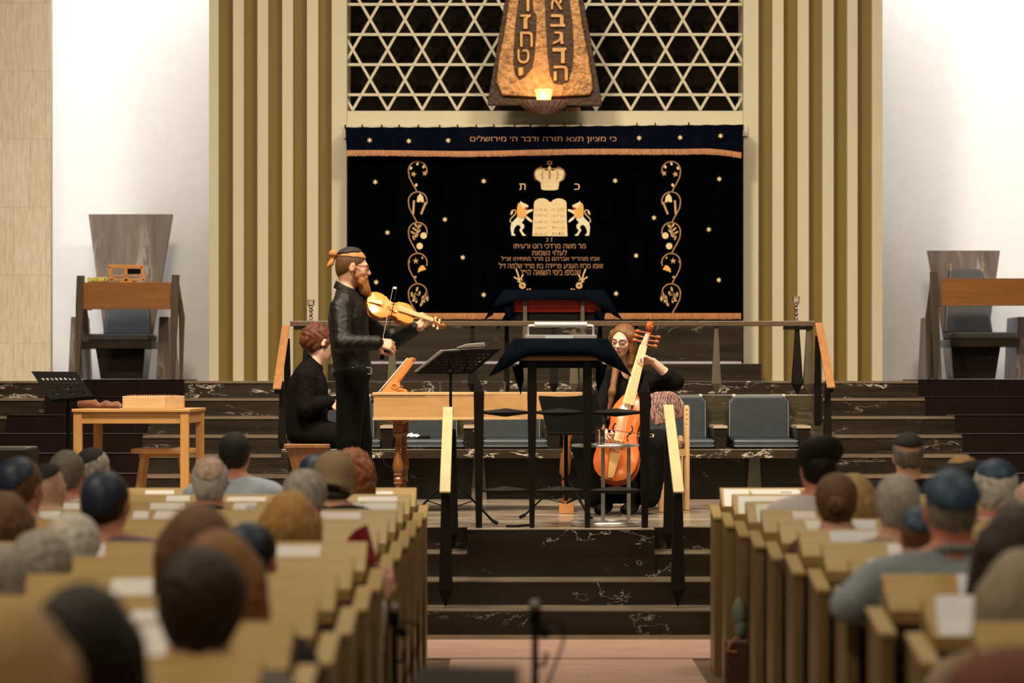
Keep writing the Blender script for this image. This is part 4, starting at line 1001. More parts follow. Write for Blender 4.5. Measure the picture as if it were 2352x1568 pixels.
# brown cloth bag
random.seed(3); m2 = MB(); secs = []
cx, cy = X_(228, 18.75), 18.78
for i in range(13):
    t = i/12; x = X_(177, 18.75) + (X_(279, 18.75) - X_(177, 18.75))*t
    hh = (.012 + .085*math.sin(math.pi*min(1, t*1.7 + .12))**.7*(t < .52) + (.04 + .012*math.sin(t*22))*(t >= .52))*(1 - max(0, t - .9)*6)
    hh = max(.006, hh); dd = .08 + .03*math.sin(t*9)
    secs.append([(x, cy + dd*math.cos(R(a)), ZT + .002 + hh*(max(0, math.sin(R(a)))**.8)*(1 + .12*math.sin(a*.09 + i*1.9))) for a in (0, 25, 50, 75, 100, 125, 150, 180)])
m2.loft(secs); tag(m2.build('cloth_bag', mat('brown_velvet', (.17,.065,.022), .8, var=.35, scale=(12,12,12), sheen=.3), smooth=True, sub=1), 'crumpled brown cloth bag on the pine table', 'bag')
# round-cornered stool
Yq = 19.0; st2 = thing('wooden_stool', (X_(376, Yq), Yq, .603), 'small wooden stool with splayed legs in front of the marble steps', 'stool')
zt2 = Z_(1029, Yq); xs0, xs1 = X_(303, Yq), X_(449, Yq); xm = (xs0 + xs1)/2
MB().prism([(xm + (xs1-xs0)/2*(abs(math.cos(R(t)))**.5)*(1 if math.cos(R(t)) > 0 else -1), Yq + .17*(abs(math.sin(R(t)))**.5)*(1 if math.sin(R(t)) > 0 else -1)) for t in range(0, 360, 15)], 'z', zt2 - .035, zt2).build('seat', M_pine, st2, bevel=.008)
m2 = MB(); m2.box(xs0 + .06, xs1 - .06, Yq - .02, Yq + .02, zt2 - .06, zt2 - .035); m2.build('batten', M_pine, st2)
for sx in (-1, 1):
    for sy in (-1, 1):
        m2 = MB(); m2.tube([(xm + sx*.19, Yq + sy*.14, .605), (xm + sx*.13, Yq + sy*.09, zt2 - .035)], [.024, .020], 10); m2.build('leg', M_pineZ, st2, smooth='auto')
# black case at far left
tag(MB().box(X_(-60, 18.3), X_(66, 18.3), 18.3, 18.7, .603, Z_(1027, 18.3)).build('equipment_case', mat('black_case', (.012,.010,.009), .35), bevel=.02, seg=3), 'low black case at the far left edge of the stage', 'case')

# patterned chair behind the viol player
def fabric():
    m, nt, b = base('patterned_fabric'); L = nt.links.new
    mp = coords(nt, (130, 130, 38)); v = nd(nt, 'ShaderNodeTexVoronoi', Scale=1.0); v.distance = 'CHEBYCHEV'; L(mp.outputs[0], v.inputs['Vector'])
    sp = nd(nt, 'ShaderNodeSeparateColor'); L(v.outputs['Color'], sp.inputs[0])
    r = ramp(nt, [(0, (.10,.05,.05)), (.2, (.30,.12,.09)), (.4, (.42,.28,.21)), (.6, (.05,.05,.07)), (.8, (.35,.20,.17)), (1.0, (.09,.13,.17))]); r.color_ramp.interpolation = 'CONSTANT'
    L(sp.outputs[0], r.inputs[0]); L(r.outputs[0], b.inputs['Base Color']); b.inputs['Roughness'].default_value = .85
    return m
M_pat = fabric()
Yk = 19.75; kc = thing('armchair', (X_(1520, Yk), Yk, .603), 'light wooden chair with multicoloured woven seat and back', 'chair')
zs = Z_(1030, 19.6)
def kx(px, y=Yk): return X_(px, y)
for x, y, zt3 in ((1577, 19.75, Z_(930, 19.75)), (1518, 19.45, Z_(930, 19.45)), (1392, 19.45, Z_(1040, 19.45)), (1436, 19.98, 1.40), (1562, 20.0, Z_(1000, 20.0))):
    if x == 1518: zt3 = Z_(1036, 19.45)
    if x == 1392: continue
    m2 = MB(); m2.tube([(kx(x, y), y, .604), (kx(x, y), y, zt3 - .015), (kx(x, y), y, zt3)], [.023, .023, .014], 12); m2.build('leg', mat('beech', (.68,.42,.20), .4), kc, smooth='auto')
m2 = MB(); m2.bar((kx(1436, 19.98), 19.98, zs - .03), (kx(1562, 20.), 20., zs - .03), .02, .05); m2.bar((kx(1518, 19.45), 19.45, zs - .03), (kx(1577, 19.75), 19.75, zs - .03), .02, .05); m2.bar((kx(1562, 20.), 20., zs - .03), (kx(1577, 19.75), 19.75, zs - .03), .02, .05)
m2.bar((kx(1436, 19.98), 19.98, zs - .03), (kx(1450, 19.5), 19.5, zs - .03), .02, .05); m2.bar((kx(1450, 19.5), 19.5, zs - .03), (kx(1518, 19.45), 19.45, zs - .03), .02, .05); m2.build('seat_rail', mat('beech', (.68,.42,.20), .4), kc)
m2 = MB()
for k in range(4):
    z = Z_(940 + 11*k, 19.75); m2.ball((kx(1577, 19.75), 19.727, z), .004, 6, 4)
m2.build('peg', M_black, kc)
m2 = MB(); m2.prism([(kx(1446, 19.5), 19.47), (kx(1518, 19.45), 19.47), (kx(1574, 19.75), 19.73), (kx(1560, 20), 20.0), (kx(1438, 20), 20.0)], 'z', zs - .005, zs + .05); m2.build('seat', M_pat, kc, bevel=.015)
m2 = MB(); secs = []
for i in range(13):
    t = i/12; x = 1490 + 84*t; 
    top = 898 + 34*(abs(t - .42)/.58)**3; bot = 978 - 22*t**2 - (24*(1 - t*8) if t < .12 else 0)
    yy = 20.0 - .22*t*t
    secs.append([P(x, bot, yy - .02), P(x, (top+bot)/2, yy - .035), P(x, top, yy - .02), P(x, top, yy + .02), P(x, bot, yy + .02)])
m2.loft(secs); m2.build('backrest', M_pat, kc, bevel=.01, smooth='auto')

# ---------------------------------------------------------------- bowed instruments
def frame(o, u, w):
    u = Vector(u).normalized(); w = Vector(w); w = (w - u*w.dot(u)).normalized(); v = u.cross(w)
    M = Matrix((( v.x, u.x, w.x, o[0]), (v.y, u.y, w.y, o[1]), (v.z, u.z, w.z, o[2]), (0,0,0,1)))
    return M
def instrument(name, label, M, L, prof, thick, m_top, m_side, m_fb, nstr, neck, fb0, scroll=True, arch=.06, pegr=.5):
    """local: x across, y along body from tail, z out of the belly"""
    r = thing(name, M @ Vector((0, L*.5, 0)), label, 'instrument')
    def half(t):
        for i in range(len(prof)-1):
            if prof[i][0] <= t <= prof[i+1][0]:
                a, b = prof[i], prof[i+1]; q = (t - a[0])/(b[0]-a[0]); 
                return a[1] + (b[1]-a[1])*q
        return 0
    ts = [p[0] for p in prof]
    out = [(half(t)*L, t*L) for t in ts] + [(-half(t)*L, t*L) for t in ts[::-1]]
    def ring(sc_, z, cy=None): return [(x*sc_, (y - L*.5)*(.4 + .6*sc_) + L*.5, z) for x, y in out]
    m2 = MB(); m2.M = M; m2.loft([ring(.95, -thick), ring(.95, 0)]); m2.build('ribs', m_side, r, smooth='auto')
    m2 = MB(); m2.M = M; m2.loft([ring(1, 0), ring(1.0, .012*L*.5 + .002), ring(.88, .01*L + arch*L*.25), ring(.55, arch*L*.85), ring(.1, arch*L)]); m2.build('belly', m_top, r, smooth='auto')
    m2 = MB(); m2.M = M; m2.loft([ring(1, -thick), ring(1.0, -thick - .003), ring(.6, -thick - arch*L*.4)]); m2.build('back', m_side, r, smooth='auto')
    zA = arch*L
    # f holes
    for s in (-1, 1):
        m2 = MB(); m2.M = M; pts = []
        for k in range(9):
            q = k/8; pts.append((s*(.085 + .018*math.sin((q-.5)*6.28))*L, (.44 + .17*q)*L, zA*.80 + .002))
        m2.tube(pts, [.008*L, .005*L, .006*L, .009*L, .011*L, .009*L, .006*L, .005*L, .008*L], 6); m2.build('sound_hole', M_black, r)
    # fingerboard & neck
    y0, y1 = fb0*L, (1 + neck)*L
    m2 = MB(); m2.M = M; w0, w1 = .062*L, .040*L
    m2.loft([[(-w0, y0, zA + .035*L), (0, y0, zA + .055*L), (w0, y0, zA + .035*L), (w0, y0, zA + .02*L), (-w0, y0, zA + .02*L)], [(-w1, y1, zA + .0*L), (0, y1, zA + .012*L), (w1, y1, zA), (w1, y1, zA - .015*L), (-w1, y1, zA - .015*L)]]); m2.build('fingerboard', m_fb, r, bevel=.001)
    m2 = MB(); m2.M = M
    m2.loft([[(a*math.cos(R(t)), y, z0 - b*math.sin(R(t))) for t in range(0, 181, 20)] for y, a, b, z0 in ((.96*L, .055*L, thick*.8, zA*.6), (1.02*L, .045*L, .05*L, zA), (y1, .036*L, .035*L, zA - .01*L))])
    m2.build('neck', m_side, r, smooth='auto')
    # peg box and scroll
    m2 = MB(); m2.M = M; zb = zA - .012*L; pb = .20*L
    m2.loft([[(-.034*L, y1, zb + .005*L), (.034*L, y1, zb + .005*L), (.034*L, y1, zb - .05*L), (-.034*L, y1, zb - .05*L)], [(-.022*L, y1 + pb, zb - .07*L), (.022*L, y1 + pb, zb - .07*L), (.022*L, y1 + pb, zb - .11*L), (-.022*L, y1 + pb, zb - .11*L)]])
    m2.build('peg_box', m_side, r, bevel=.002)
    m2 = MB(); m2.M = M; c = Vector((0, y1 + pb + .045*L, zb - .075*L)); pts = []; rs = []
    for k in range(22):
        a = R(-100 + k*30); rad = (.062 - .0025*k)*L; pts.append(c + Vector((0, rad*math.cos(a), rad*math.sin(a)))); rs.append(.020*L*(1 - .02*k))
    m2.tube(pts, rs, 8)
    m2.tube([c + Vector((-.036*L, 0, 0)), c + Vector((.036*L, 0, 0))], .02*L, 10)
    for s in (-1, 1):
        m2.tube([p + Vector((s*(.018 + .0008*i)*L, 0, 0)) for i, p in enumerate(pts)], [q*.55 for q in rs], 6)
    m2.build('scroll', m_side, r, smooth='auto')
    n = max(4, nstr)
    for k in range(n):
        y = y1 + pb*(.15 + .75*k/(n-1)); s = -1 if k % 2 else 1; zz = zb - (.03 + .05*k/(n-1))*L
        m2 = MB(); m2.M = M; m2.tube([(-s*.03*L, y, zz), (s*.085*L, y, zz)], .009*L, 8); m2.tube([(s*.085*L, y, zz), (s*.10*L, y, zz), (s*.13*L, y, zz), (s*.14*L, y, zz)], [.012*L, .030*L*pegr*1.6, .030*L*pegr*1.6, .010*L], 8); m2.build('peg', m_fb if name == 'violin' else m_side, r, smooth='auto')
    # bridge, tailpiece, strings
    yb = .40*L; zB = zA + .085*L
    m2 = MB(); m2.M = M; m2.prism([(-.075*L, zA*.9), (-.055*L, zB*.85), (-.05*L, zB*.97), (0, zB + .012*L), (.05*L, zB*.97), (.055*L, zB*.85), (.075*L, zA*.9), (.04*L, zA*.9), (.0, zA*1.1), (-.04*L, zA*.9)], 'y', yb - .008*L, yb + .008*L); m2.build('bridge', m_fb, r)
    m2 = MB(); m2.M = M; m2.loft([[(-.028*L, .02*L, zA*.9), (.028*L, .02*L, zA*.9), (.028*L, .02*L, zA*.9 - .01*L), (-.028*L, .02*L, zA*.9 - .01*L)], [(-.055*L, .27*L, zA + .05*L), (.055*L, .27*L, zA + .05*L), (.055*L, .27*L, zA + .04*L), (-.055*L, .27*L, zA + .04*L)]]); m2.build('tailpiece', m_fb, r, bevel=.001)
    m2 = MB(); m2.M = M
    for k in range(nstr):
        q = (k/(nstr-1) - .5)*2; m2.tube([(q*.04*L, .26*L, zA + .052*L), (q*.045*L, yb, zB + .006*L), (q*.026*L, y1, zA + .016*L), (q*.012*L, y1 + pb*.7, zb - .02*L)], max(.0007, .0022*L), 5)
    m2.build('string', mat('gut_string', (.75,.60,.40), .4), r)
    return r
M_vtop = mat('violin_varnish', (.72,.28,.06), .22, var=.16, scale=(14,14,14), coat=.5)
M_vside = mat('violin_sides', (.34,.11,.025), .25, var=.2, scale=(20,20,20), coat=.4)
M_vfb = wood('boxwood', (.66,.40,.18), (.80,.55,.28), 'x', .4)
VP = [(0,0),(.012,.10),(.04,.18),(.10,.255),(.18,.288),(.26,.292),(.33,.275),(.385,.245),(.40,.255),(.425,.215),(.47,.175),(.53,.157),(.59,.165),(.63,.19),(.655,.225),(.675,.215),(.72,.225),(.80,.237),(.88,.225),(.94,.18),(.975,.11),(.99,.05),(1.0,.0)]
Yv = 18.17
vo = P(843, 692, Yv); ve = P(1003, 741, Yv + .20)
Mv = frame(vo, ve - vo, (.05, -.80, .60))
instrument('violin', 'golden orange violin held under the bearded man\'s beard', Mv, .356, VP, .034, M_vtop, M_vside, M_vfb, 4, .37, .62, arch=.05)
def bow(label, a, b, h0, h1, m_stick, toward=(0, -1, 0)):
    a, b = Vector(a), Vector(b); r = thing('bow', (a+b)/2, label, 'bow')
    d = b - a; off = Vector(h0)
    m2 = MB(); m2.tube([a, a + d*.5 + off*.12, b], [.0035, .0032, .0025], 8); m2.build('stick', m_stick, r, smooth='auto')
    m2 = MB(); m2.bar(a + off + d*.06, b + off*.9, .007, .0012, up=off); m2.build('hair', mat('bow_hair', (.80,.76,.66), .5), r)
    m2 = MB(); m2.bar(a + d*.02 + off*.5, a + d*.08 + off*.5, .010, .022, up=off); m2.build('frog', M_black, r)
    m2 = MB(); m2.bar(b - d*.02 + off*.45, b + d*.005 + off*.45, .007, .022, up=off); m2.tube([a - d*.03, a], .0045, 8); m2.build('tip', mat('ivory', (.80,.76,.68), .4), r)
    return r
bow('dark violin bow held upright by the bearded man', P(880, 828, 17.86), P(912, 660, 18.02), Vector((-.030, 0, .0)), None, M_black)
Yg = 19.05
go, ge = P(1402, 1104, Yg - .14), P(1484, 778, Yg + .22)
Mg = frame(go, ge - go, (-.22, -1, .10))
GP = [(0,0),(.010,.07),(.035,.13),(.09,.19),(.17,.222),(.25,.230),(.33,.222),(.40,.20),(.45,.175),(.50,.160),(.55,.150),(.60,.148),(.65,.155),(.70,.165),(.76,.165),(.82,.150),(.88,.12),(.93,.09),(.965,.062),(1.0,.05)]
GL = (Vector(P(1452, 893, Yg)) - Vector(P(1402, 1104, Yg))).length*1.03
instrument('viola_da_gamba', 'red-orange viola da gamba with pale fingerboard held upright between the player\'s knees', Mg, GL, GP, .10, mat('viol_varnish', (.56,.13,.022), .25, var=.18, scale=(9,9,9), coat=.5),
    mat('viol_sides', (.34,.075,.014), .28, var=.2, coat=.4), wood('viol_fingerboard', (.58,.33,.12), (.74,.47,.20), 'z', .35), 6, .50, .82, arch=.05, pegr=.42)
bow('reddish viol bow lying level across the strings', P(1394, 986, 18.80), P(1501, 997, 18.80), Vector((0, 0, -.022)), None, mat('bow_stick', (.30,.08,.02), .3))
# ------------------------------------------------------------------ pews
PY0, PD = 14.6, .807
XR, XLf = 1.106, -.535
def rowY(i): return PY0 - PD*i
nrow = 12
def pew(side):
    Y0 = rowY(0); x0, x1 = (XR, 5.0) if side == 'right' else (-4.9, XLf)
    r = thing('pew', ((x0+x1)/2, Y0, 0), '', 'pew', 'pews on the %s of the aisle' % side)
    MB().box(x0, x1, Y0 - .012, Y0 + .022, .04, .955).build('back_panel', M_pew, r, bevel=.003)
    m2 = MB(); m2.prism([(Y0 + .03, .972), (Y0 + .03, .946), (Y0 - .20, .838), (Y0 - .20, .866)], 'x', x0, x1)
    d = m2.build('book_rest', M_pew, r, bevel=.004)
    m2 = MB(); m2.prism([(Y0 - .192, .866), (Y0 - .20, .862), (Y0 - .20, .880), (Y0 - .192, .882)], 'x', x0 + .0, x1); m2.build('ledge', M_pew, d)
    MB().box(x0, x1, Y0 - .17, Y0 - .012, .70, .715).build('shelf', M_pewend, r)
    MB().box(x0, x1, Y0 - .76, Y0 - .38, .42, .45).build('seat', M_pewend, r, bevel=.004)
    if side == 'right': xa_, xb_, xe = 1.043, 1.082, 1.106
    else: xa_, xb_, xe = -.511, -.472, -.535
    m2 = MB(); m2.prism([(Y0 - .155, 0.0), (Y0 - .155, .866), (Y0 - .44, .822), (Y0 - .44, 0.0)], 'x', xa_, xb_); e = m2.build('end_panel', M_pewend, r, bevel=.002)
    m2 = MB(); m2.prism([(Y0 - .145, .868), (Y0 - .145, .886), (Y0 - .452, .838), (Y0 - .452, .820)], 'x', xa_ - .006, xb_ + .006); m2.build('arm_cap', M_pew, e, bevel=.004)
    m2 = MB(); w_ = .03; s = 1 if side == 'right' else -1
    m2.box(min(xe, xe + s*w_), max(xe, xe + s*w_), Y0 - .18, Y0 - .012, .04, .83); m2.build('end_bracket', wood('pew_shadow_oak', (.030,.018,.007), (.06,.038,.014), 'z'), r)  # near-black tone paints the shaded gap under the desk end
    return r
ordn = ['front', 'second', 'third', 'fourth', 'fifth', 'sixth', 'seventh', 'eighth', 'ninth', 'tenth', 'eleventh', 'twelfth']
for side in ('left', 'right'):
    p0 = pew(side)
    for i in range(nrow):
        q = p0 if i == 0 else copy_tree(p0, (p0.location.x, rowY(i), 0))
        q['label'] = ('front oak pew %s of the aisle, nearest the stage' % side) if i == 0 else '%s oak pew from the front on the %s of the aisle' % (ordn[i], side)
# papers lying on the sloping rests
M_pap = [mat('paper', (.80,.78,.78)), mat('pale_blue_paper', (.70,.72,.80), .7), mat('cream_paper', (.80,.75,.66), .7)]
papers = [(333,399,0,.15,.75),(839,901,0,.2,.85),(380,434,1,.1,.8),(519,608,1,.15,.75),(819,910,1,.15,.85),(132,182,2,.1,.85),(345,425,2,.1,.85),(531,583,2,.1,.8),(804,832,2,.1,.9),(835,912,2,.1,.8),
 (81,128,3,.1,.8),(302,337,3,.1,.9),(349,422,3,.1,.85),(732,827,3,.15,.9),(612,734,6,.15,.75),(209,240,6,.1,.8),(248,364,8,.15,.85),(295,368,9,.35,.7),(310,382,10,.1,.95),(560,582,2,.2,.9),
 (1663,1722,0,.1,.98),(1726,1839,0,.1,.4),(1696,1832,1,.12,.98),(1738,1835,2,.15,.95),(1825,1877,3,.1,.8),(1858,1892,4,.1,.9),(1959,2013,4,.1,.9),(1910,2022,5,.1,.85),(2042,2073,6,.1,.9),(1995,2107,7,.1,.95),(2203,2265,8,.05,.8),(2152,2270,9,.05,.95),(2330,2400,0,.1,.8)]
side_of = lambda x: 'left' if x < 1184 else 'right'
cnt = {}
for x0, x1, i, v0, v1 in papers: cnt.setdefault((i, side_of(x0)), []).append(x0)
for (x0, x1, i, v0, v1) in papers:
    Y0 = rowY(i); za = lambda v: .970 - .107*v + .0025; ya = lambda v: Y0 + .028 - .225*v
    Ym = ya((v0+v1)/2); A, B = X_(x0, Ym), X_(x1, Ym)
    sk = random.uniform(-.012, .012)
    L4 = [(A - sk, ya(v1), za(v1)), (B - sk, ya(v1), za(v1)), (B + sk, ya(v0), za(v0)), (A + sk, ya(v0), za(v0))]
    sd = side_of(x0); sib = sorted(cnt[(i, sd)]); k = sib.index(x0)
    pos = '' if len(sib) == 1 else ({0: ', leftmost', len(sib)-1: ', rightmost'}.get(k, ', %s from left' % ordn[k]))
    r = thing('concert_program', ((A+B)/2, Ym, za(.5)), 'white sheet on the %s pew rest, %s block%s' % (ordn[i], sd, pos), 'paper', 'printed sheets on the pew rests')
    m2 = MB(); m2.add([Vector(p) + Vector((0, 0, h)) for h in (0, .0025) for p in L4], [(0,1,2,3),(4,5,6,7),(0,1,5,4),(1,2,6,5),(2,3,7,6),(3,0,4,7)]); m2.build('sheet', M_pap[(x0*7 + i) % 2 if i > 3 else 0], r)
    if i < 5 and (x1-x0) > 70:
        m2 = MB(); mu = lambda u, v: Vector(L4[3]).lerp(Vector(L4[2]), u).lerp(Vector(L4[0]).lerp(Vector(L4[1]), u), v) + Vector((0, 0, .0032))
        for w_ in range(4):
            u0 = .60 + w_*.055; m2.add([mu(u0, .42), mu(u0 + .045, .42), mu(u0 + .045, .6), mu(u0, .6)], [(0,1,2,3)])
        m2.build('print', mat('grey_print', (.25,.24,.26), .7), r)
# microphone stands in the aisle
def mic_stand(px, ptop, Y, label, right=True):
    x = X_(px, Y); zt_ = Z_(ptop, Y); r = thing('microphone_stand', (x, Y, .013), label, 'stand')
    m2 = MB(); m2.tube([(x, Y, .1), (x, Y, zt_ - .03)], .011, 12); m2.build('pole', M_black, r, smooth='auto')
    m2 = MB(); m2.ball((x, Y, zt_ - .018), (.020, .020, .022)); m2.build('microphone', mat('grey_mesh', (.25,.22,.19), .4, .6), r, smooth=True)
    s = 1 if right else -1
    m2 = MB(); m2.tube([(x, Y, zt_ - .03), (x, Y, zt_ - .075)], .019, 12); m2.tube([(x + s*.0, Y, zt_ - .10), (x + s*.03, Y - .01, zt_ - .085)], .010, 8); m2.ball((x + s*.03, Y - .01, zt_ - .10), .018); m2.build('clamp', M_black, r, smooth='auto')
    m2 = MB(); m2.tube([(x, Y, zt_ - .20), (x + s*.03, Y - .02, zt_ - .20), (x + s*.035, Y - .02, zt_ - .16)], .006, 8); m2.build('lever', M_black, r, smooth='auto')
    m2 = MB(); m2.tube([(x + s*.02, Y, zt_ - .07), (x + s*.06, Y, zt_ - .062), (x + s*.088, Y, zt_ - .085), (x + s*.088, Y, zt_ - .13), (x + s*.07, Y, zt_ - .18), (x + s*.04, Y, zt_ - .26), (x + s*.03, Y, zt_ - .5)], .0045, 8); m2.build('cable', M_black, r, smooth='auto')
    for a in (90, 210, 330):
        m2 = MB(); m2.bar((x, Y, .25), (x + .28*math.cos(R(a)), Y + .28*math.sin(R(a)), .025), .02, .012); m2.build('leg', M_black, r)
    return r
mic_stand(1229, 1378, 8.4, 'black microphone stand with looping cable in the middle of the aisle')
mic_stand(905, 1386, 9.4, 'dark microphone stand against the left pew ends')
# dark low tray at the very bottom of the aisle
p = P(1060, 1558, 5.6); r = thing('equipment_tray', (p.x, 5.6, .013), 'black equipment tray on legs at the bottom edge of the aisle', 'tray')
m2 = MB(); m2.box(p.x - .10, p.x + .12, 5.45, 5.85, p.z - .015, p.z); m2.build('tray_top', M_black, r, bevel=.004)
m2 = MB(); m2.tube([(p.x, 5.65, .03), (p.x, 5.65, p.z - .015)], .015, 10); m2.build('pole', M_black, r)
m2 = MB(); m2.lathe((p.x, 5.65, .013), [(.16,0),(.16,.01),(.02,.03)], 24); m2.build('base', M_black, r)
# handbag and green cloth at right pew ends
Yb = 12.42; x = X_(1690, Yb); r = thing('handbag', (x + .03, Yb, 0), 'brown leather handbag on the floor beside the right pew ends', 'bag')
m2 = MB(); m2.loft([[(x - .06 + a_, Yb - .07 + b_, 0.003), (x + .075 - a_, Yb - .07 + b_, .003), (x + .075 - a_, Yb + .08 - b_, .003), (x - .06 + a_, Yb + .08 - b_, .003)] for a_, b_ in ((0,0),)] + [[(x - .05, Yb - .05, .36), (x + .065, Yb - .05, .36), (x + .065, Yb + .05, .36), (x - .05, Yb + .05, .36)]])
m2.build('bag_body', mat('brown_leather', (.075,.025,.012), .4, var=.25), r, bevel=.015)
m2 = MB(); m2.tube([P(1669, 1494, Yb - .06), P(1678, 1478, Yb - .06), P(1691, 1462, Yb - .06), P(1700, 1472, Yb - .06)], .006, 8); m2.tube([P(1669, 1494, Yb - .06), P(1692, 1497, Yb - .06)], .006, 8); m2.build('strap', mat('tan_strap', (.42,.20,.07), .4), r, smooth='auto')
m2 = MB(); m2.ball((X_(1698, 12.55), 12.55, .47), (.035, .05, .075)); m2.ball((X_(1700, 12.55), 12.55, .40), (.03, .05, .06))
tag(m2.build('scarf', mat('grey_green_cloth', (.16,.18,.13), .8), smooth=True), 'bundled grey-green scarf on top of the brown handbag', 'scarf')
# ------------------------------------------------------------------ figures: smooth-blended bodies polygonised on a grid
def _np(v): return np.array(tuple(v), dtype=np.float32)
class Fig:
    def __init__(s): s.pr = []
    def rc(s, a, b, r1, r2=None, tags='body', k=.02, op='add', flat=None):
        s.pr.append(('rc', _np(a), _np(b), r1, r2 if r2 is not None else r1, tags.split(), k, op)); return s
    def el(s, c, r, M=None, tags='body', k=.02, op='add'):
        r = (r, r, r) if isinstance(r, (int, float)) else r
        m = np.array(M, dtype=np.float32).reshape(3, 3) if M is not None else np.eye(3, dtype=np.float32)
        s.pr.append(('el', _np(c), _np(r), m, None, tags.split(), k, op)); return s
    def mesh(s, name, tagset, mats, parent, res=.012, grow=0.0, clip=None, matfn=None, noise=0, kmul=1.0, cut=None, smooth_it=0):
        prs = [p for p in s.pr if set(p[5]) & set(tagset.split())]
        if not prs: return None
        lo = np.full(3, 1e9, np.float32); hi = -lo
        bbs = []
        for p in prs:
            m_ = p[6]*kmul + grow + res*2.5 + .004
            if p[0] == 'rc':
                r = max(p[3], p[4]); a = np.minimum(p[1], p[2]) - r; b = np.maximum(p[1], p[2]) + r
            else:
                e = np.abs(p[3]) @ p[2]; a = p[1] - e; b = p[1] + e
            bbs.append((a - m_, b + m_))
            if p[7] == 'add': lo = np.minimum(lo, a - m_); hi = np.maximum(hi, b + m_)
        n = np.ceil((hi - lo)/res).astype(int) + 2
        D = np.full(n, .5, np.float32)
        ax = [lo[i] + res*np.arange(n[i], dtype=np.float32) for i in range(3)]
        for p, (a, b) in zip(prs, bbs):
            i0 = np.clip(np.floor((a - lo)/res).astype(int), 0, n - 1); i1 = np.clip(np.ceil((b - lo)/res).astype(int) + 1, 1, n)
            if (i1 <= i0).any(): continue
            sl = tuple(slice(i0[j], i1[j]) for j in range(3))
            x = ax[0][sl[0]][:, None, None]; y = ax[1][sl[1]][None, :, None]; z = ax[2][sl[2]][None, None, :]
            if p[0] == 'rc':
                A, B = p[1], p[2]; ba = B - A; L2 = float(ba @ ba) + 1e-9
                px, py, pz = x - A[0], y - A[1], z - A[2]
                h = np.clip((px*ba[0] + py*ba[1] + pz*ba[2])/L2, 0, 1)
                d = np.sqrt((px - h*ba[0])**2 + (py - h*ba[1])**2 + (pz - h*ba[2])**2) - (p[3] + (p[4]-p[3])*h)
            else:
                c, r, M = p[1], p[2], p[3]
                px, py, pz = x - c[0], y - c[1], z - c[2]
                q = [px*M[0, j] + py*M[1, j] + pz*M[2, j] for j in range(3)]
                k0 = np.sqrt(sum((q[j]/r[j])**2 for j in range(3))); k1 = np.sqrt(sum((q[j]/r[j]**2)**2 for j in range(3))) + 1e-6
                d = k0*(k0 - 1)/k1
            cur = D[sl]; k = max(p[6]*kmul, 1e-4)
            if p[7] == 'add':
                h = np.clip(.5 + .5*(cur - d)/k, 0, 1); D[sl] = cur*(1-h) + d*h - k*h*(1-h)
            else:
                h = np.clip(.5 - .5*(cur + d)/k, 0, 1); D[sl] = cur*(1-h) + (-d)*h + k*h*(1-h)
        X = ax[0][:, None, None]; Y = ax[1][None, :, None]; Z = ax[2][None, None, :]
        D -= grow
        if noise:
            D += noise*(np.sin(X*95 + 3*np.sin(Z*40)) * np.cos(Y*80 + Z*30))
        if clip: D = np.maximum(D, clip(X, Y, Z).astype(np.float32))
        if cut: D = cut(D, X, Y, Z).astype(np.float32)
        D[0] = D[-1] = .1; D[:, 0] = D[:, -1] = .1; D[:, :, 0] = D[:, :, -1] = .1
        V, Q = nets(D)
        if len(V) == 0: return None
        V = V*res + lo
        me = bpy.data.meshes.new(name)
        o0 = org(parent)
        me.vertices.add(len(V)); me.vertices.foreach_set('co', (V - _np(o0)).astype(np.float32).ravel())
        me.loops.add(len(Q)*4); me.loops.foreach_set('vertex_index', Q.ravel().astype(np.int32))
        me.polygons.add(len(Q)); me.polygons.foreach_set('loop_start', np.arange(0, len(Q)*4, 4, dtype=np.int32))
        me.polygons.foreach_set('use_smooth', np.ones(len(Q), bool))
        if not isinstance(mats, (list, tuple)): mats = [mats]
        for m in mats: me.materials.append(m)
        if matfn: me.polygons.foreach_set('material_index', matfn(V[Q].mean(1)).astype(np.int32))
        me.update(calc_edges=True); me.validate()
        return link(name, me, parent)
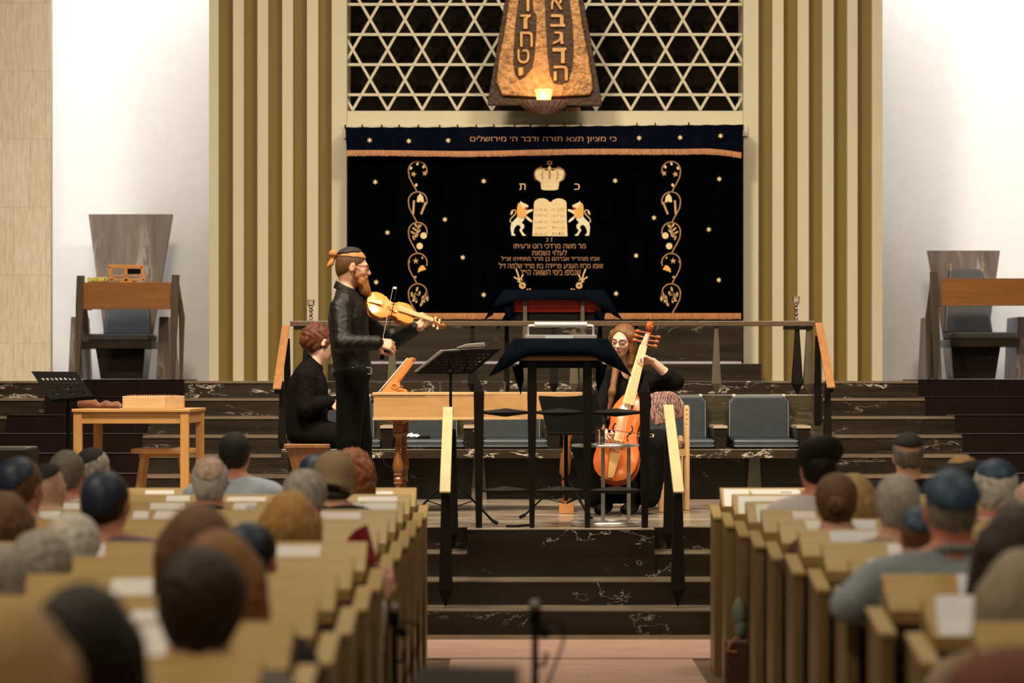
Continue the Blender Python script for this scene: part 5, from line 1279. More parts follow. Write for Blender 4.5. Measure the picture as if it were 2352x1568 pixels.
def nets(D):
    S = D < 0
    n = np.array(D.shape) - 1
    # cells crossing the surface
    c = np.zeros(n, np.uint8)
    offs_ = [(i, j, k) for i in (0, 1) for j in (0, 1) for k in (0, 1)]
    for i, j, k in offs_: c += S[i:i+n[0], j:j+n[1], k:k+n[2]]
    act = (c > 0) & (c < 8); idx = np.argwhere(act)
    if len(idx) == 0: return np.zeros((0, 3)), np.zeros((0, 4), int)
    ids = np.full(n, -1, np.int64); ids[act] = np.arange(len(idx))
    acc = np.zeros((len(idx), 3), np.float64); cnt = np.zeros(len(idx))
    i0, j0, k0 = idx.T
    for a in offs_:
        for d in range(3):
            if a[d]: continue
            b = list(a); b[d] = 1
            va = D[i0+a[0], j0+a[1], k0+a[2]]; vb = D[i0+b[0], j0+b[1], k0+b[2]]
            m = (va < 0) != (vb < 0); t = np.where(m, va/(va - vb + 1e-12), 0)
            pt = np.tile(np.array(a, float), (len(idx), 1)); pt[:, d] += t
            acc[m] += pt[m]; cnt[m] += 1
    V = idx + acc/np.maximum(cnt, 1)[:, None]
    quads = []
    for d in range(3):
        e, f = [(1, 2), (2, 0), (0, 1)][d]
        sa = [slice(1, -1)]*3; sb = [slice(1, -1)]*3
        sa[d] = slice(0, -1); sb[d] = slice(1, None)
        A, B = S[tuple(sa)], S[tuple(sb)]
        w = np.argwhere(A != B)
        if len(w) == 0: continue
        inside = A[tuple(w.T)]
        o = w.copy(); 
        for q in range(3):
            if q != d: o[:, q] += 1
        def cell(de, df):
            t = o.copy(); t[:, e] += de; t[:, f] += df; return ids[tuple(t.T)]
        q = np.stack([cell(-1, -1), cell(0, -1), cell(0, 0), cell(-1, 0)], 1)
        q[~inside] = q[~inside][:, ::-1]
        quads.append(q)
    Q = np.concatenate(quads); Q = Q[(Q >= 0).all(1)]
    return V, Q
def rotm(yaw=0, pitch=0, roll=0):
    """head-frame axes; yaw about z (0 faces away from the camera, +90 faces left), pitch + looks down"""
    return (Matrix.Rotation(R(yaw), 3, 'Z') @ Matrix.Rotation(R(-pitch), 3, 'X') @ Matrix.Rotation(R(roll), 3, 'Y'))
class Head:
    def __init__(s, fig, c, M, sc_=1.0, ears=True, male=True, tagb='body head', jaw=1.0, detail=True):
        s.c = Vector(c); s.M = M; s.s = sc_; s.f = fig
        E = s.el; t = tagb
        E((0,-.012,.030), (.074,.094,.082), t + ' skull', k=.02)
        E((0,.025,-.03), (.062*jaw,.070,.085), t, k=.03)
        E((0,.060,-.092), (.026,.024,.020), t, k=.03)
        E((0,-.045,-.02), (.058,.055,.065), t + ' skull', k=.03)
        if detail:
            E((0,.082,.022), (.046,.014,.010), t, k=.02)
            for q in (-1, 1):
                E((q*.036,.066,-.028), (.022,.018,.018), t, k=.02)
                E((q*.031,.100,.000), (.017,.014,.012), t, k=.014, op='sub')
            s.rc((0,.090,.012), (0,.113,-.026), .0075, .0125, t, k=.010)
            for q in (-1, 1): E((q*.012,.103,-.030), (.008,.009,.007), t, k=.006)
            E((0,.094,-.056), (.021,.009,.0055), t, k=.006); E((0,.091,-.067), (.017,.009,.0060), t, k=.006)
            for q in (-1, 1): E((q*.031,.083,.001), (.014,.012,.012), t, k=.006)
        if ears:
            for q in (-1, 1):
                MM = Matrix.Rotation(R(q*-18), 3, 'Z') @ Matrix.Rotation(R(-12), 3, 'X')
                E((q*.079,-.002,-.006), (.007,.019,.031), t + ' ear', k=.008, M=MM); E((q*.088,.004,-.004), (.006,.010,.016), t, k=.004, op='sub', M=MM)
    def w(s, p): return s.c + s.M @ (Vector(p)*s.s)
    def el(s, c, r, tags, k=.02, op='add', M=None):
        MM = s.M @ M if M is not None else s.M
        s.f.el(s.w(c), tuple(q*s.s for q in r), [list(x) for x in MM], tags, k*s.s, op)
    def rc(s, a, b, r1, r2, tags, k=.01, op='add'): s.f.rc(s.w(a), s.w(b), r1*s.s, r2*s.s, tags, k*s.s, op)
    def plane(s, n, d):
        """clip function keeping the side where n.p < d, in head coordinates"""
        N = s.M @ Vector(n).normalized(); o = s.c
        def f(X, Y, Z): return (X - o.x)*N.x + (Y - o.y)*N.y + (Z - o.z)*N.z - d*s.s
        return f
    def cap(s, parent, col, size=.062, tilt=28, depth=.012, name='kippah', seam=None, x=0):
        """small round cap sitting on the crown"""
        o = s.M; ax = Vector((x, -math.sin(R(tilt)), math.cos(R(tilt)))); N = (o @ ax).normalized(); c = s.c + o @ (Vector((0,-.012,.030))*s.s)
        def clip(X, Y, Z): return size*s.s - ((X - c.x)*N.x + (Y - c.y)*N.y + (Z - c.z)*N.z)
        return s.f.mesh(name, 'capsk', col, parent, res=.0065*max(1, s.s), grow=depth, clip=clip)
def arm(fig, sh, el_, wr, r=(.055,.044,.030), tags='body sleeve', bare=None):
    fig.rc(sh, el_, r[0], r[1], tags); fig.rc(el_, wr, r[1], r[2], bare or tags)
def hand(fig, wrist, d, up, curl=(.5,.5,.5,.5), thumb=.6, side=1, tags='body hand', s=1.0, spread=.10, curl2=None):
    """wrist point, pointing direction d, up = back of the hand; side +1: thumb on the left of d"""
    d = Vector(d).normalized(); up = Vector(up); up = (up - d*up.dot(d)).normalized(); sd = up.cross(d).normalized()*side
    W = Vector(wrist)
    kn = []
    for i in range(4):
        o = (1.5 - i)*.0205*s
        root = W + d*.018*s + sd*o*.62; k = W + d*(.088 - .006*abs(i - 1.2))*s + sd*o + up*.003*s
        fig.rc(root, k, .0145*s, .0108*s, tags, k=.010*s); kn.append(k)
    ln = [(.040,.024,.019), (.044,.028,.020), (.041,.026,.020), (.032,.020,.017)]
    for i, k in enumerate(kn):
        a = 0; p = k; fan = sd*((1.5 - i)*spread)
        cs = (.75, 1.0, .75) if curl2 is None else curl2
        for j, l in enumerate(ln[i]):
            a += curl[i]*cs[j]*1.1
            q = p + ((d + fan*(1 if j == 0 else .5)).normalized()*math.cos(a) - up*math.sin(a))*l*s
            fig.rc(p, q, (.0092 - .0009*j)*s, (.0086 - .0009*j)*s, tags, k=.0035*s); p = q
    b = W + d*.022*s + sd*.022*s - up*.006*s; m = b + (d*.6 + sd*.72 - up*.5*thumb).normalized()*.040*s
    e = m + (d*.85 + sd*(.35 - .6*thumb) - up*.7*thumb).normalized()*.030*s; g = e + (d*.9 + sd*(.1 - .8*thumb) - up*.6*thumb).normalized()*.024*s
    fig.rc(b, m, .0145*s, .0115*s, tags, k=.010*s); fig.rc(m, e, .0108*s, .0098*s, tags, k=.004*s); fig.rc(e, g, .0096*s, .0080*s, tags, k=.003*s)
def skin(name, c): return mat(name, c, .5, var=.06, scale=(30,30,30), sss=.08, spec=.4)
SK = {'fair': skin('fair_skin', (.62,.33,.22)), 'pale': skin('pale_skin', (.70,.42,.31)), 'ruddy': skin('ruddy_skin', (.58,.24,.15)), 'tan': skin('tan_skin', (.42,.22,.13))}
HR = {'white': hairmat('white_hair', (.86,.82,.76), .45), 'grey': hairmat('grey_hair', (.56,.51,.46), .3), 'dgrey': hairmat('dark_grey_hair', (.26,.22,.18), .25), 'brown': hairmat('brown_hair', (.22,.11,.045), .2), 'dark': hairmat('dark_brown_hair', (.035,.018,.010), .4),
      'black': hairmat('black_hair', (.009,.006,.004), .5), 'auburn': hairmat('auburn_hair', (.38,.17,.05), .25), 'blond': hairmat('blond_hair', (.58,.36,.15), .45), 'honey': hairmat('honey_hair', (.66,.36,.12), .3), 'curlred': hairmat('red_brown_curls', (.40,.14,.045), .15, (45,45,45)),
      'greyblond': hairmat('grey_blond_hair', (.45,.37,.27), .4)}
def clothm(name, c, r=.85, **k): return mat(name, c, r, var=.10, scale=(12,12,12), spec=.2, bump=.006, bscale=(9,9,9), **k)
def seated(cx, ytop, row, label, hair='brown', style='short', cap=None, shirt=None, sk='fair', yaw=0, pitch=0, roll=0, hs=1.0, wide=1.0, dy=0, res=.0125, collar=None, glasses=False, arms=None, capargs={}, cat='person', hat=None):
    Y = rowY(row) - .52 + dy; s = F / Y; X = X_(cx, Y); zt = Z_(ytop, Y)
    per = thing('person', (X, Y, 0), label, 'person', 'audience seated in the pews')
    f = Fig(); O = Vector((X, Y, 0)); top = .030 + .082
    M = rotm(yaw, pitch, roll)
    extra = {'short': .010, 'bald': 0, 'fringe': .004, 'buzz': .006, 'long': .020, 'bob': .024, 'curly': .032, 'bun': .014, 'fluffy': .022}[style]
    if cap is not None: extra = max(extra, .014)
    hc = Vector((X, Y + .015, zt - (top*hs + extra)))
    H = hc.z + .112*hs
    hd = Head(f, hc, M, hs, ears=True, jaw=1.0, detail=True)
    q = lambda x, y, z: O + Vector((x, y, z))
    nb = H - .240*hs - .012; z_sh = H - .295*hs
    f.rc(hc + M @ Vector((0, -.03, -.06)), q(0, -.025, nb - .03), .054*hs, .060*hs, 'body neck', k=.03)
    tg = 'body shirt'; W_ = wide
    f.el(q(0, -.02, .56), (.175*W_, .14, .13), None, tg + ' trousers', .05)
    f.el(q(0, -.01, (.56 + z_sh)/2), (.15*W_, .125, .24), None, tg, .06)
    f.el(q(0, -.03, z_sh - .10), (.178*W_, .115, .17), None, tg, .05)
    for sg in (-1, 1):
        f.rc(q(sg*.03, -.028, nb), q(sg*.155*W_, -.03, z_sh - .005), .045, .052, tg, .04)
        sh = q(sg*.188*W_, -.03, z_sh - .035)
        if arms and sg in arms: el_, wr = [O + Vector(p) for p in arms[sg]]
        else: el_, wr = q(sg*.235*W_, .02, z_sh - .30), q(sg*.10, .20, max(.62, z_sh - .40))
        f.rc(sh, el_, .058, .047, tg, .035); f.rc(el_, wr, .046, .034, tg, .02)
        d = (wr - el_).normalized(); hand(f, wr + d*.01, d, (0, -.2, 1), (.5,)*4, .5, side=sg*-1, s=.95)
        f.rc(q(sg*.09, -.0, .55), q(sg*.12, .40, .53), .085, .062, 'body trousers', .03)
        f.rc(q(sg*.12, .40, .53), q(sg*.12, .36, .10), .060, .042, 'body trousers', .02)
        f.rc(q(sg*.12, .34, .05), q(sg*.125, .50, .035), .042, .034, 'shoe', .01)
    def scalp(tag_='capsk'):
        hd.el((0,-.012,.030), (.074,.094,.082), tag_, .02); hd.el((0,-.045,-.02), (.058,.055,.065), tag_, .03)
    scalp()
    f.mesh('body', 'body', SK[sk], per, res=res)
    sm = shirt or clothm('dark_suit', (.02,.018,.018))
    Oc = q(0, -.02, nb)
    shirt_o = f.mesh('shirt', 'shirt', sm, per, res=res, grow=.008, clip=lambda X, Y, Z: (Z - (nb + .022)) + .25*(Y - Oc.y) )
    f.mesh('trousers', 'trousers', clothm('dark_trousers', (.015,.014,.016)), per, res=.02, grow=.012, clip=lambda X, Y, Z: Z - .62)
    f.mesh('shoes', 'shoe', M_black, per, res=.02, grow=.006)
    if collar:
        f2 = Fig(); n = 14
        for k in range(n):
            a0, a1 = 2*math.pi*k/n, 2*math.pi*(k+1)/n
            f2.rc(q(.066*math.cos(a0), -.025 + .068*math.sin(a0), nb + .018 - .02*math.sin(a0)), q(.066*math.cos(a1), -.025 + .068*math.sin(a1), nb + .018 - .02*math.sin(a1)), .015, .015, 'c', .01)
        f2.mesh('collar', 'c', collar, per, res=.008)
    hm = HR[hair]; hp_ = None
    if style in ('short', 'fringe', 'buzz', 'bun', 'fluffy'):
        scalp('hr'); 
        n, d = (0, .15, -.135), .023
        c1 = hd.plane((0,.15,-.135), .024*1.0)
        clip = c1
        if style == 'fringe':
            c2 = hd.plane((0,-.35,.94), .062); clip = lambda X, Y, Z: np.maximum(c1(X, Y, Z), c2(X, Y, Z))
        f.mesh('hair', 'hr', hm, per, res=.0085, grow={'short':.009,'fringe':.006,'buzz':.004,'bun':.013,'fluffy':.021}[style]*1.0, clip=clip, noise=.0016 if style != 'fluffy' else .004)
        if style == 'bun':
            hd.el((.0,-.115,.0), (.040,.034,.040), 'bun', .01); f.mesh('bun', 'bun', hm, per, res=.008, noise=.003)
    elif style in ('long', 'bob', 'curly'):
        scalp('hr'); g = {'long': .014, 'bob': .017, 'curly': .024}[style]
        L_ = {'long': .26, 'bob': .10, 'curly': .10}[style]
        hd.el((0,-.05,-.02), (.085,.070,.10), 'hr', .04)
        for a in range(-2, 3):
            x = a*.032; hd.rc((x,-.075 + abs(a)*.012,-.02), (x*1.25,-.085 + abs(a)*.018,-.05 - L_), .036, .030 if style != 'long' else .022, 'hr', .03)
        for sg in (-1, 1): hd.rc((sg*.078,-.01,.01), (sg*.088,-.02,-.06 - L_*.8), .024, .024, 'hr', .03)
        f.mesh('hair', 'hr', hm, per, res=.0095, grow=g, clip=hd.plane((0,.17,-.10), .045), noise=.0022 if style != 'curly' else .0075)
    if cap is not None:
        hd.cap(per, cap, **capargs)
    if glasses:
        m2 = MB()
        for sg in (-1, 1):
            m2.tube([hd.w((sg*.083, .0, .01)), hd.w((sg*.066,.09,.006))], .0022, 6)
        m2.build('glasses', M_black, per)
    if hat: hat(f, hd, per)
    # eyes
    m2 = MB()
    for sg in (-1, 1): m2.ball(hd.w((sg*.031,.084,.002)), .0095*hs, 8, 6)
    m2.build('eyes', mat('eye_white', (.5,.45,.42), .2), per, smooth=True)
    return per, hd, f
K_navy = mat('navy_satin', (.013,.026,.065), .5, var=.15); K_black = mat('black_felt', (.008,.007,.007), .8); K_blue = mat('blue_satin', (.022,.060,.125), .52, var=.2, scale=(9,9,9))
K_cream = mat('cream_crochet', (.55,.42,.33), .8, var=.5, scale=(45,45,45))
S_lblue = clothm('pale_blue_shirt', (.42,.50,.62)); S_white = clothm('white_shirt', (.62,.60,.62)); S_grey = clothm('grey_shirt', (.22,.21,.21)); S_purple = clothm('purple_shirt', (.14,.10,.16)); S_dark = clothm('charcoal_jacket', (.035,.032,.032))
S_bluegrey = clothm('blue_grey_shirt', (.27,.32,.38)); S_pink = clothm('pale_pink_shirt', (.55,.42,.42)); S_black = clothm('black_jacket', (.01,.009,.009)); S_brown = clothm('brown_jumper', (.10,.05,.03)); S_orange = clothm('orange_top', (.42,.09,.02))
seated(540, 990, 0, 'person in a pale blue shirt and dark clipped kippah, front left row', 'dark', 'short', K_black, S_lblue, 'ruddy', yaw=-10, capargs=dict(tilt=48, size=.045), wide=1.12)
m_clip = MB()
seated(214, 1026, 0, 'grey-haired person with black kippah beside the pine table legs, front row', 'grey', 'short', K_black, S_dark, 'fair', yaw=-30, capargs=dict(tilt=25, size=.050))
seated(722, 1041, 0, 'person in a navy cap, mostly hidden behind the felt hat, front row', 'brown', 'short', K_navy, S_dark, capargs=dict(tilt=15, size=.035))
seated(813, 1024, 0, 'person with curly red-brown hair at the aisle end of the front left row', 'curlred', 'curly', None, S_dark, yaw=-25, dy=.02)
seated(154, 1032, 1, 'person with short dark grey hair and white shirt collar', 'dgrey', 'short', None, S_white, 'ruddy', yaw=-8, hs=1.04)
seated(110, 1062, 2, 'bald person with thin black kippah showing a pink ear', 'grey', 'bald', K_black, S_white, 'pale', yaw=-25, capargs=dict(tilt=20, size=.05), hs=.98)
seated(482, 1047, 2, 'white-haired person in a cream patterned kippah and charcoal jacket', 'white', 'short', K_cream, S_dark, 'ruddy', collar=S_dark, capargs=dict(tilt=40, size=.058, depth=.013), hs=1.02, wide=1.05)
def felt_hat(f, hd, per):
    hd.el((0,-.01,.035), (.098,.108,.108), 'hat', .02); hd.el((0,-.03,-.03), (.099,.105,.07), 'hat', .03)
    f.mesh('felt_hat', 'hat', mat('tan_felt', (.34,.25,.14), .9, var=.12), per, res=.009, clip=hd.plane((0,-.35,-.94), .055))
    hd.el((0,-.02,-.045), (.106,.112,.030), 'brim', .01)
    f.mesh('hat_brim', 'brim', mat('tan_felt', (.34,.25,.14), .9), per, res=.009, clip=hd.plane((0,-.35,-.94), .062))
    hd.el((0,-.025,-.062), (.088,.092,.030), 'scarf', .01); f.mesh('scarf', 'scarf', clothm('dark_speckle', (.05,.045,.03)), per, res=.01)
seated(767, 1043, 2, 'person in a tan felt cloche hat', 'dark', 'short', None, S_dark, yaw=-12, hat=felt_hat, roll=5, dy=.05)
seated(701, 1075, 3, 'silver-haired person just left of the felt hat', 'grey', 'fluffy', None, S_dark, yaw=-14, hs=1.0)
seated(47, 1047, 3, 'dark-haired person in navy kippah and grey shirt at far left', 'brown', 'short', K_navy, S_grey, 'ruddy', yaw=-22, hs=1.12, capargs=dict(tilt=42, size=.042), wide=1.05)
seated(243, 1077, 5, 'person in navy satin kippah and purple shirt', 'dark', 'short', K_navy, S_purple, 'ruddy', yaw=-14, hs=1.05, capargs=dict(tilt=55, size=.040), wide=1.42)
seated(8, 1122, 5, 'brown-haired person cut by the left picture edge', 'brown', 'bob', None, S_brown)
seated(667, 1120, 5, 'person with straight long auburn-blond hair', 'honey', 'long', None, S_dark, hs=1.0)
seated(165, 1178, 6, 'person with combed white hair bending forward', 'white', 'fluffy', None, S_white, 'pale', yaw=-10, pitch=22, hs=.98)
seated(578, 1196, 7, 'dark-haired person in navy kippah with a red ear, next to the long brown hair', 'black', 'short', K_navy, S_dark, 'ruddy', yaw=-22, hs=.95, capargs=dict(tilt=50, size=.045))
seated(92, 1217, 7, 'person with short grey hair bending low behind the pew', 'grey', 'fluffy', None, S_grey, 'pale', yaw=-14, pitch=20, hs=1.0)
seated(456, 1150, 8, 'person with very long light brown hair, tallest of the three close heads', 'brown', 'long', None, S_dark, hs=1.05)
seated(-6, 1245, 8, 'grey-haired person cut by the left picture edge, lower down', 'grey', 'short', None, S_grey)
seated(505, 1208, 9, 'person with auburn-brown long hair behind the big dark head', 'auburn', 'long', None, S_dark, roll=-4)
seated(462, 1252, 10, 'person with big dark brown hair seen from behind near the aisle', 'dark', 'fluffy', None, S_grey, hs=1.06)
seated(190, 1328, 11, 'person with black hair, large and blurred at bottom left', 'black', 'bob', None, S_black, hs=1.0)
seated(12, 1362, 12, 'blond person in an orange top at the bottom left corner', 'blond', 'bob', None, S_orange, 'pale', hs=1.05)
# child behind the pew ends holding out the fan

# right block
seated(1878, 1017, 2, 'dark-haired person in a large soft black hat', 'black', 'short', None, S_white, 'ruddy', yaw=12, hs=1.02,
    hat=lambda f, hd, per: (hd.el((0,-.035,.075), (.108,.125,.062), 'hat', .02, M=Matrix.Rotation(R(-34), 3, 'X')), f.mesh('beret', 'hat', K_black, per, res=.009)))
seated(2086, 993, 0, 'person in a black velvet kippah and dark jacket, front right row', 'dgrey', 'fringe', K_black, S_black, 'fair', hs=1.0, glasses=True, capargs=dict(tilt=10, size=.042, depth=.016))
seated(2212, 1045, 1, 'person in a flat black hat hidden behind the blue kippahs', 'honey', 'fluffy', None, S_dark, hat=lambda f, hd, per: (hd.el((.04,-.02,.060), (.16,.15,.052), 'hat', .02), f.mesh('beret', 'hat', K_black, per, res=.010)))
seated(1958, 1082, 3, 'blond person behind the pinned-up brown hair', 'blond', 'bob', None, S_dark)
seated(2287, 1055, 3, 'white-haired person in a shiny blue kippah', 'white', 'fluffy', K_blue, S_pink, 'ruddy', capargs=dict(tilt=14, size=.052, depth=.026), hs=1.0)
seated(2372, 1100, 4, 'bald person cut by the right picture edge', 'grey', 'fringe', None, S_white, 'pale')
seated(1922, 1084, 4, 'person with pinned-up brown hair in a bun', 'brown', 'bun', None, S_brown, 'fair', yaw=-6, wide=.78, arms={-1: ((-.17, .02, .80), (-.06, .2, .70))})
seated(2063, 1087, 5, 'person with thick short grey hair', 'grey', 'short', None, S_grey, 'fair', yaw=-4, hs=1.03)
seated(2112, 1160, 6, 'child in a blue kippah beside the broad-shouldered person', 'brown', 'buzz', K_blue, S_white, 'fair', hs=.86, wide=.7, capargs=dict(tilt=30, size=.05))
seated(2186, 1077, 7, 'broad-shouldered person in blue kippah and blue-grey shirt', 'dgrey', 'buzz', K_blue, S_bluegrey, 'ruddy', hs=1.06, wide=1.36, capargs=dict(tilt=22, size=.022, depth=.016),
    arms={-1: ((-.33, -.06, .86), (-.20, .20, .80))}, collar=S_grey)
seated(2338, 1152, 8, 'person with dark bobbed hair at the right picture edge', 'dark', 'bob', None, S_dark, roll=8, hs=1.04)
seated(2350, 1252, 9, 'person with fluffy grey-beige hair at the right picture edge', 'greyblond', 'bob', None, clothm('beige_wool', (.35,.28,.22)), 'pale', hs=1.02)
seated(2345, 1492, 12, 'person in a red-brown beret at the bottom right corner', 'dark', 'short', None, S_brown, hat=lambda f, hd, per: (hd.el((0,-.01,.055), (.125,.13,.075), 'hat', .02), f.mesh('beret', 'hat', mat('red_brown_felt', (.16,.055,.035), .9), per, res=.01)))
# ------------------------------------------------------------------ the three musicians
def trace_hair(*a): pass
MBK = mat('black_shirt', (.0055,.0045,.0035), .55, var=.2, scale=(6,6,6), bump=.012, bscale=(9,9,5), spec=.3)
MTR = mat('black_trousers', (.004,.0035,.003), .85, spec=.1, var=.1, bump=.012, bscale=(6,6,3))
MKN = mat('black_knit', (.005,.004,.0035), .9, spec=.1, var=.15, bump=.01, bscale=(9,9,9))
# --- violinist, standing, facing right
YVn = 18.2; v = thing('person', P(812, 1186, YVn), 'standing bearded violinist with a bun, glasses and black shirt', 'person'); v.location.z = .603; ORG[v.name] = v.location.copy()
f = Fig(); Q = lambda px, py, dy=0: P(px, py, YVn + dy)
hc = Q(809, 613, 0); M = rotm(-84, 8, 0); hd = Head(f, hc, M, 1.06)
f.rc(Q(798, 640, 0), Q(792, 676, .0), .054, .052, 'body neck', k=.03)
T_ = 'body torso'
f.el(Q(800, 735, .0), (.125,.175,.20), None, T_, .05); f.el(Q(806, 800, 0), (.125,.155,.17), None, T_, .06); f.el(Q(809, 850, 0), (.122,.155,.10), None, T_ + ' pants', .05)
for sg in (-1, 1): f.rc(Q(792, 672, sg*.03), Q(790, 690, sg*.15), .045, .052, T_, .04)
# right (near) arm holds the bow
sh, eb, wr = Q(781, 708, -.185), Q(786, 788, -.30), Q(866, 787, -.36)
f.rc(sh, eb, .062, .052, 'body sleeve', .03); f.rc(eb, wr, .052, .036, 'body sleeve', .02)
hand(f, Q(866, 786, -.355), (1, .05, -.22), (.1, -.8, .55), (.85, .95, 1.0, .9), .9, side=-1, s=1.08)
# left (far) arm up to the neck of the violin
sh, eb, wr = Q(806, 706, .17), Q(893, 792, .20), Q(950, 757, .20)
f.rc(sh, eb, .060, .050, 'body sleeve', .03); f.rc(eb, wr, .050, .036, 'body sleeve', .02)
hand(f, Q(951, 756, .20), (.80, -.08, .55), (.45, .75, -.50), (1.0, 1.0, .9, .85), .5, side=1, s=1.08, spread=.22)
# legs
for sg, kx, fx in ((-1, 800, 800), (1, 826, 838)):
    f.rc(Q(809, 868, sg*.08), Q(kx, 1010, sg*.10), .098, .070, 'body pants', .04); f.rc(Q(kx, 1010, sg*.10), Q(fx, 1160, sg*.11), .068, .052, 'body pants', .02)
    f.rc(Q(fx, 1178, sg*.11), Q(fx + 44, 1183, sg*.13), .040, .032, 'shoe', .01)
lips = lambda C_: np.zeros(len(C_))
f.mesh('body', 'body', SK['fair'], v, res=.0058)
cy = Q(790, 668).z
f.mesh('shirt', 'torso sleeve', MBK, v, res=.0075, grow=.010, noise=.0022, clip=lambda X, Y, Z: np.maximum(np.where(((X - Q(790,0).x)**2 + (Y - YVn)**2) < .0095, Z - (cy + .045) + .45*(X - Q(790,0).x), -1), (Q(0, 849).z - Z)))
f.mesh('trousers', 'pants', MTR, v, res=.010, grow=.012, clip=lambda X, Y, Z: Z - Q(0, 848).z)
f.mesh('shoes', 'shoe', M_black, v, res=.010, grow=.006, clip=lambda X, Y, Z: .606 - Z)
# cuffs, collar, belt
m2 = MB(); pts = []
for k in range(25):
    a = R(15*k); pts.append(Q(809, 850, 0) + Vector((.137*math.cos(a), .170*math.sin(a), 0)))
secs = [[p + Vector((0,0,-.018)), p + Vector((0,0,.018)), (p - Q(809,850,0))*1.025 + Q(809,850,0) + Vector((0,0,.018)), (p - Q(809,850,0))*1.025 + Q(809,850,0) + Vector((0,0,-.018))] for p in pts]
m2.loft(secs, cap=False); bl = m2.build('belt', mat('belt_leather', (.02,.022,.022), .25), v, smooth='auto')
b_ = Q(846, 851, -.085); m2 = MB()
for a_, c_ in (((-.02, -.024), (.024, -.019)), ((-.02, .019), (.024, .024)), ((-.02, -.024), (-.015, .024)), ((.019, -.024), (.024, .024))):
    m2.box(b_.x + a_[0], b_.x + c_[0], b_.y - .035, b_.y - .027, b_.z + a_[1], b_.z + c_[1])
m2.build('buckle', M_steel, bl)
m2 = MB(); nbk = Q(791, 668, 0); secs = []
for k in range(29):
    a = R(16 + k*(328/28)); cb = nbk + Vector((.074*math.cos(a) + .004, .076*math.sin(a), -.030*math.cos(a) - .012)); ct = nbk + Vector((.063*math.cos(a) + .010, .066*math.sin(a), -.034*math.cos(a) + .034)); cf = nbk + Vector((.080*math.cos(a) + .006, .082*math.sin(a), -.034*math.cos(a) - .006 - (.018 if k < 4 or k > 24 else 0)))
    secs.append([cb, ct, ct + Vector((.004*math.cos(a), .004*math.sin(a), .002)), cf])
m2.loft(secs); m2.build('collar', MBK, v, smooth='auto', bevel=.001)
def cuff(fig_par, a, d, r):
    a, d = Vector(a), Vector(d).normalized(); m2 = MB(); m2.tube([a - d*.03, a - d*.028, a + d*.022, a + d*.024], [r*.8, r, r, r*.86], 18); return m2.build('cuff', MBK, fig_par, smooth='auto')
cuff(v, Q(860, 787, -.352), Q(866, 787, -.36) - Q(786, 788, -.30), .050); cuff(v, Q(944, 761, .20), Q(950, 757, .20) - Q(893, 792, .20), .049)
m2 = MB(); 
for py in (700, 722, 744, 766, 788, 812, 832):
    p = Q(0, py); m2.ball(Vector((Q(800 + 44 - abs(py - 760)*.02, 0).x, YVn - .035, p.z)), .005, 8, 5)
m2.build('button', M_black, v)
# hair: shaved sides, combed top, bun and tail
def scalp(f, hd, tag_): hd.el((0,-.012,.030), (.074,.094,.082), tag_, .02); hd.el((0,-.045,-.02), (.058,.055,.065), tag_, .03)
scalp(f, hd, 'sc'); scalp(f, hd, 'capsk')
pl1 = hd.plane((0,.15,-.135), .018)
f.mesh('shaved_hair', 'sc', hairmat('cropped_brown_hair', (.13,.060,.022), .5), v, res=.006, grow=.0035, clip=pl1)
ptop = hd.plane((0,.05,-1), -.060)
pfr = hd.plane((0,1,-.35), .062)
f.mesh('hair', 'sc', hairmat('ginger_hair', (.52,.24,.075), .4, (90,20,90)), v, res=.006, grow=.009, clip=lambda X, Y, Z: np.maximum(ptop(X, Y, Z), pfr(X, Y, Z)), noise=.0006)
g3 = Fig(); g3.el(Q(766, 583, -.01), (.034,.030,.030), None, 'b', .01); g3.rc(Q(768, 588, -.01), Q(759, 606, -.02), .013, .020, 'b', .012); g3.rc(Q(759, 606, -.02), Q(753, 612, -.03), .018, .008, 'b', .01); g3.rc(Q(780, 584, 0), Q(770, 583, 0), .02, .015, 'b', .02)
g3.mesh('hair_bun', 'b', hairmat('ginger_hair', (.52,.24,.075), .4, (90,20,90)), v, res=.006, noise=.002)
hd.cap(v, K_black, size=.058, tilt=14, depth=.017)
# beard
for a_, b_, r1, r2 in (((.052,.035,-.055), (.040,.06,-.09), .016, .022), ((-.052,.035,-.055), (-.040,.06,-.09), .016, .022), ((.030,.07,-.085), (.018,.095,-.138), .030, .028), ((-.030,.07,-.085), (-.018,.095,-.138), .030, .028),
        ((0,.088,-.085), (0,.122,-.156), .028, .022), ((.058,.015,-.02), (.054,.035,-.055), .008, .015), ((-.058,.015,-.02), (-.054,.035,-.055), .008, .015), ((-.022,.096,-.052), (.022,.096,-.052), .010, .010), ((.026,.088,-.055), (.030,.075,-.085), .010, .016), ((-.026,.088,-.055), (-.030,.075,-.085), .010, .016)):
    hd.rc(a_, b_, r1, r2, 'beard', .014)
f.mesh('beard', 'beard', hairmat('ginger_beard', (.42,.17,.045), .22, (60,60,14)), v, res=.0055, grow=.002, noise=.0018)
def specs(hd, par, lens=True, m=None):
    m2 = MB()
    for sg in (-1, 1):
        pts = [hd.w((sg*.033 + .024*math.cos(R(a)), .103 + .002*math.cos(R(a))*sg*-1, .002 + .0165*math.sin(R(a)))) for a in range(0, 361, 24)]
        m2.tube(pts, .0019, 6, cap=False); m2.tube([hd.w((sg*.056,.101,.008)), hd.w((sg*.074,.07,.010)), hd.w((sg*.080,-.004,.010))], .0020, 6)
    m2.tube([hd.w((-.010,.104,.006)), hd.w((0,.107,.010)), hd.w((.010,.104,.006))], .0018, 6)
    return m2.build('glasses', m or mat('dark_frame', (.02,.008,.008), .3), par, smooth='auto')
specs(hd, v)
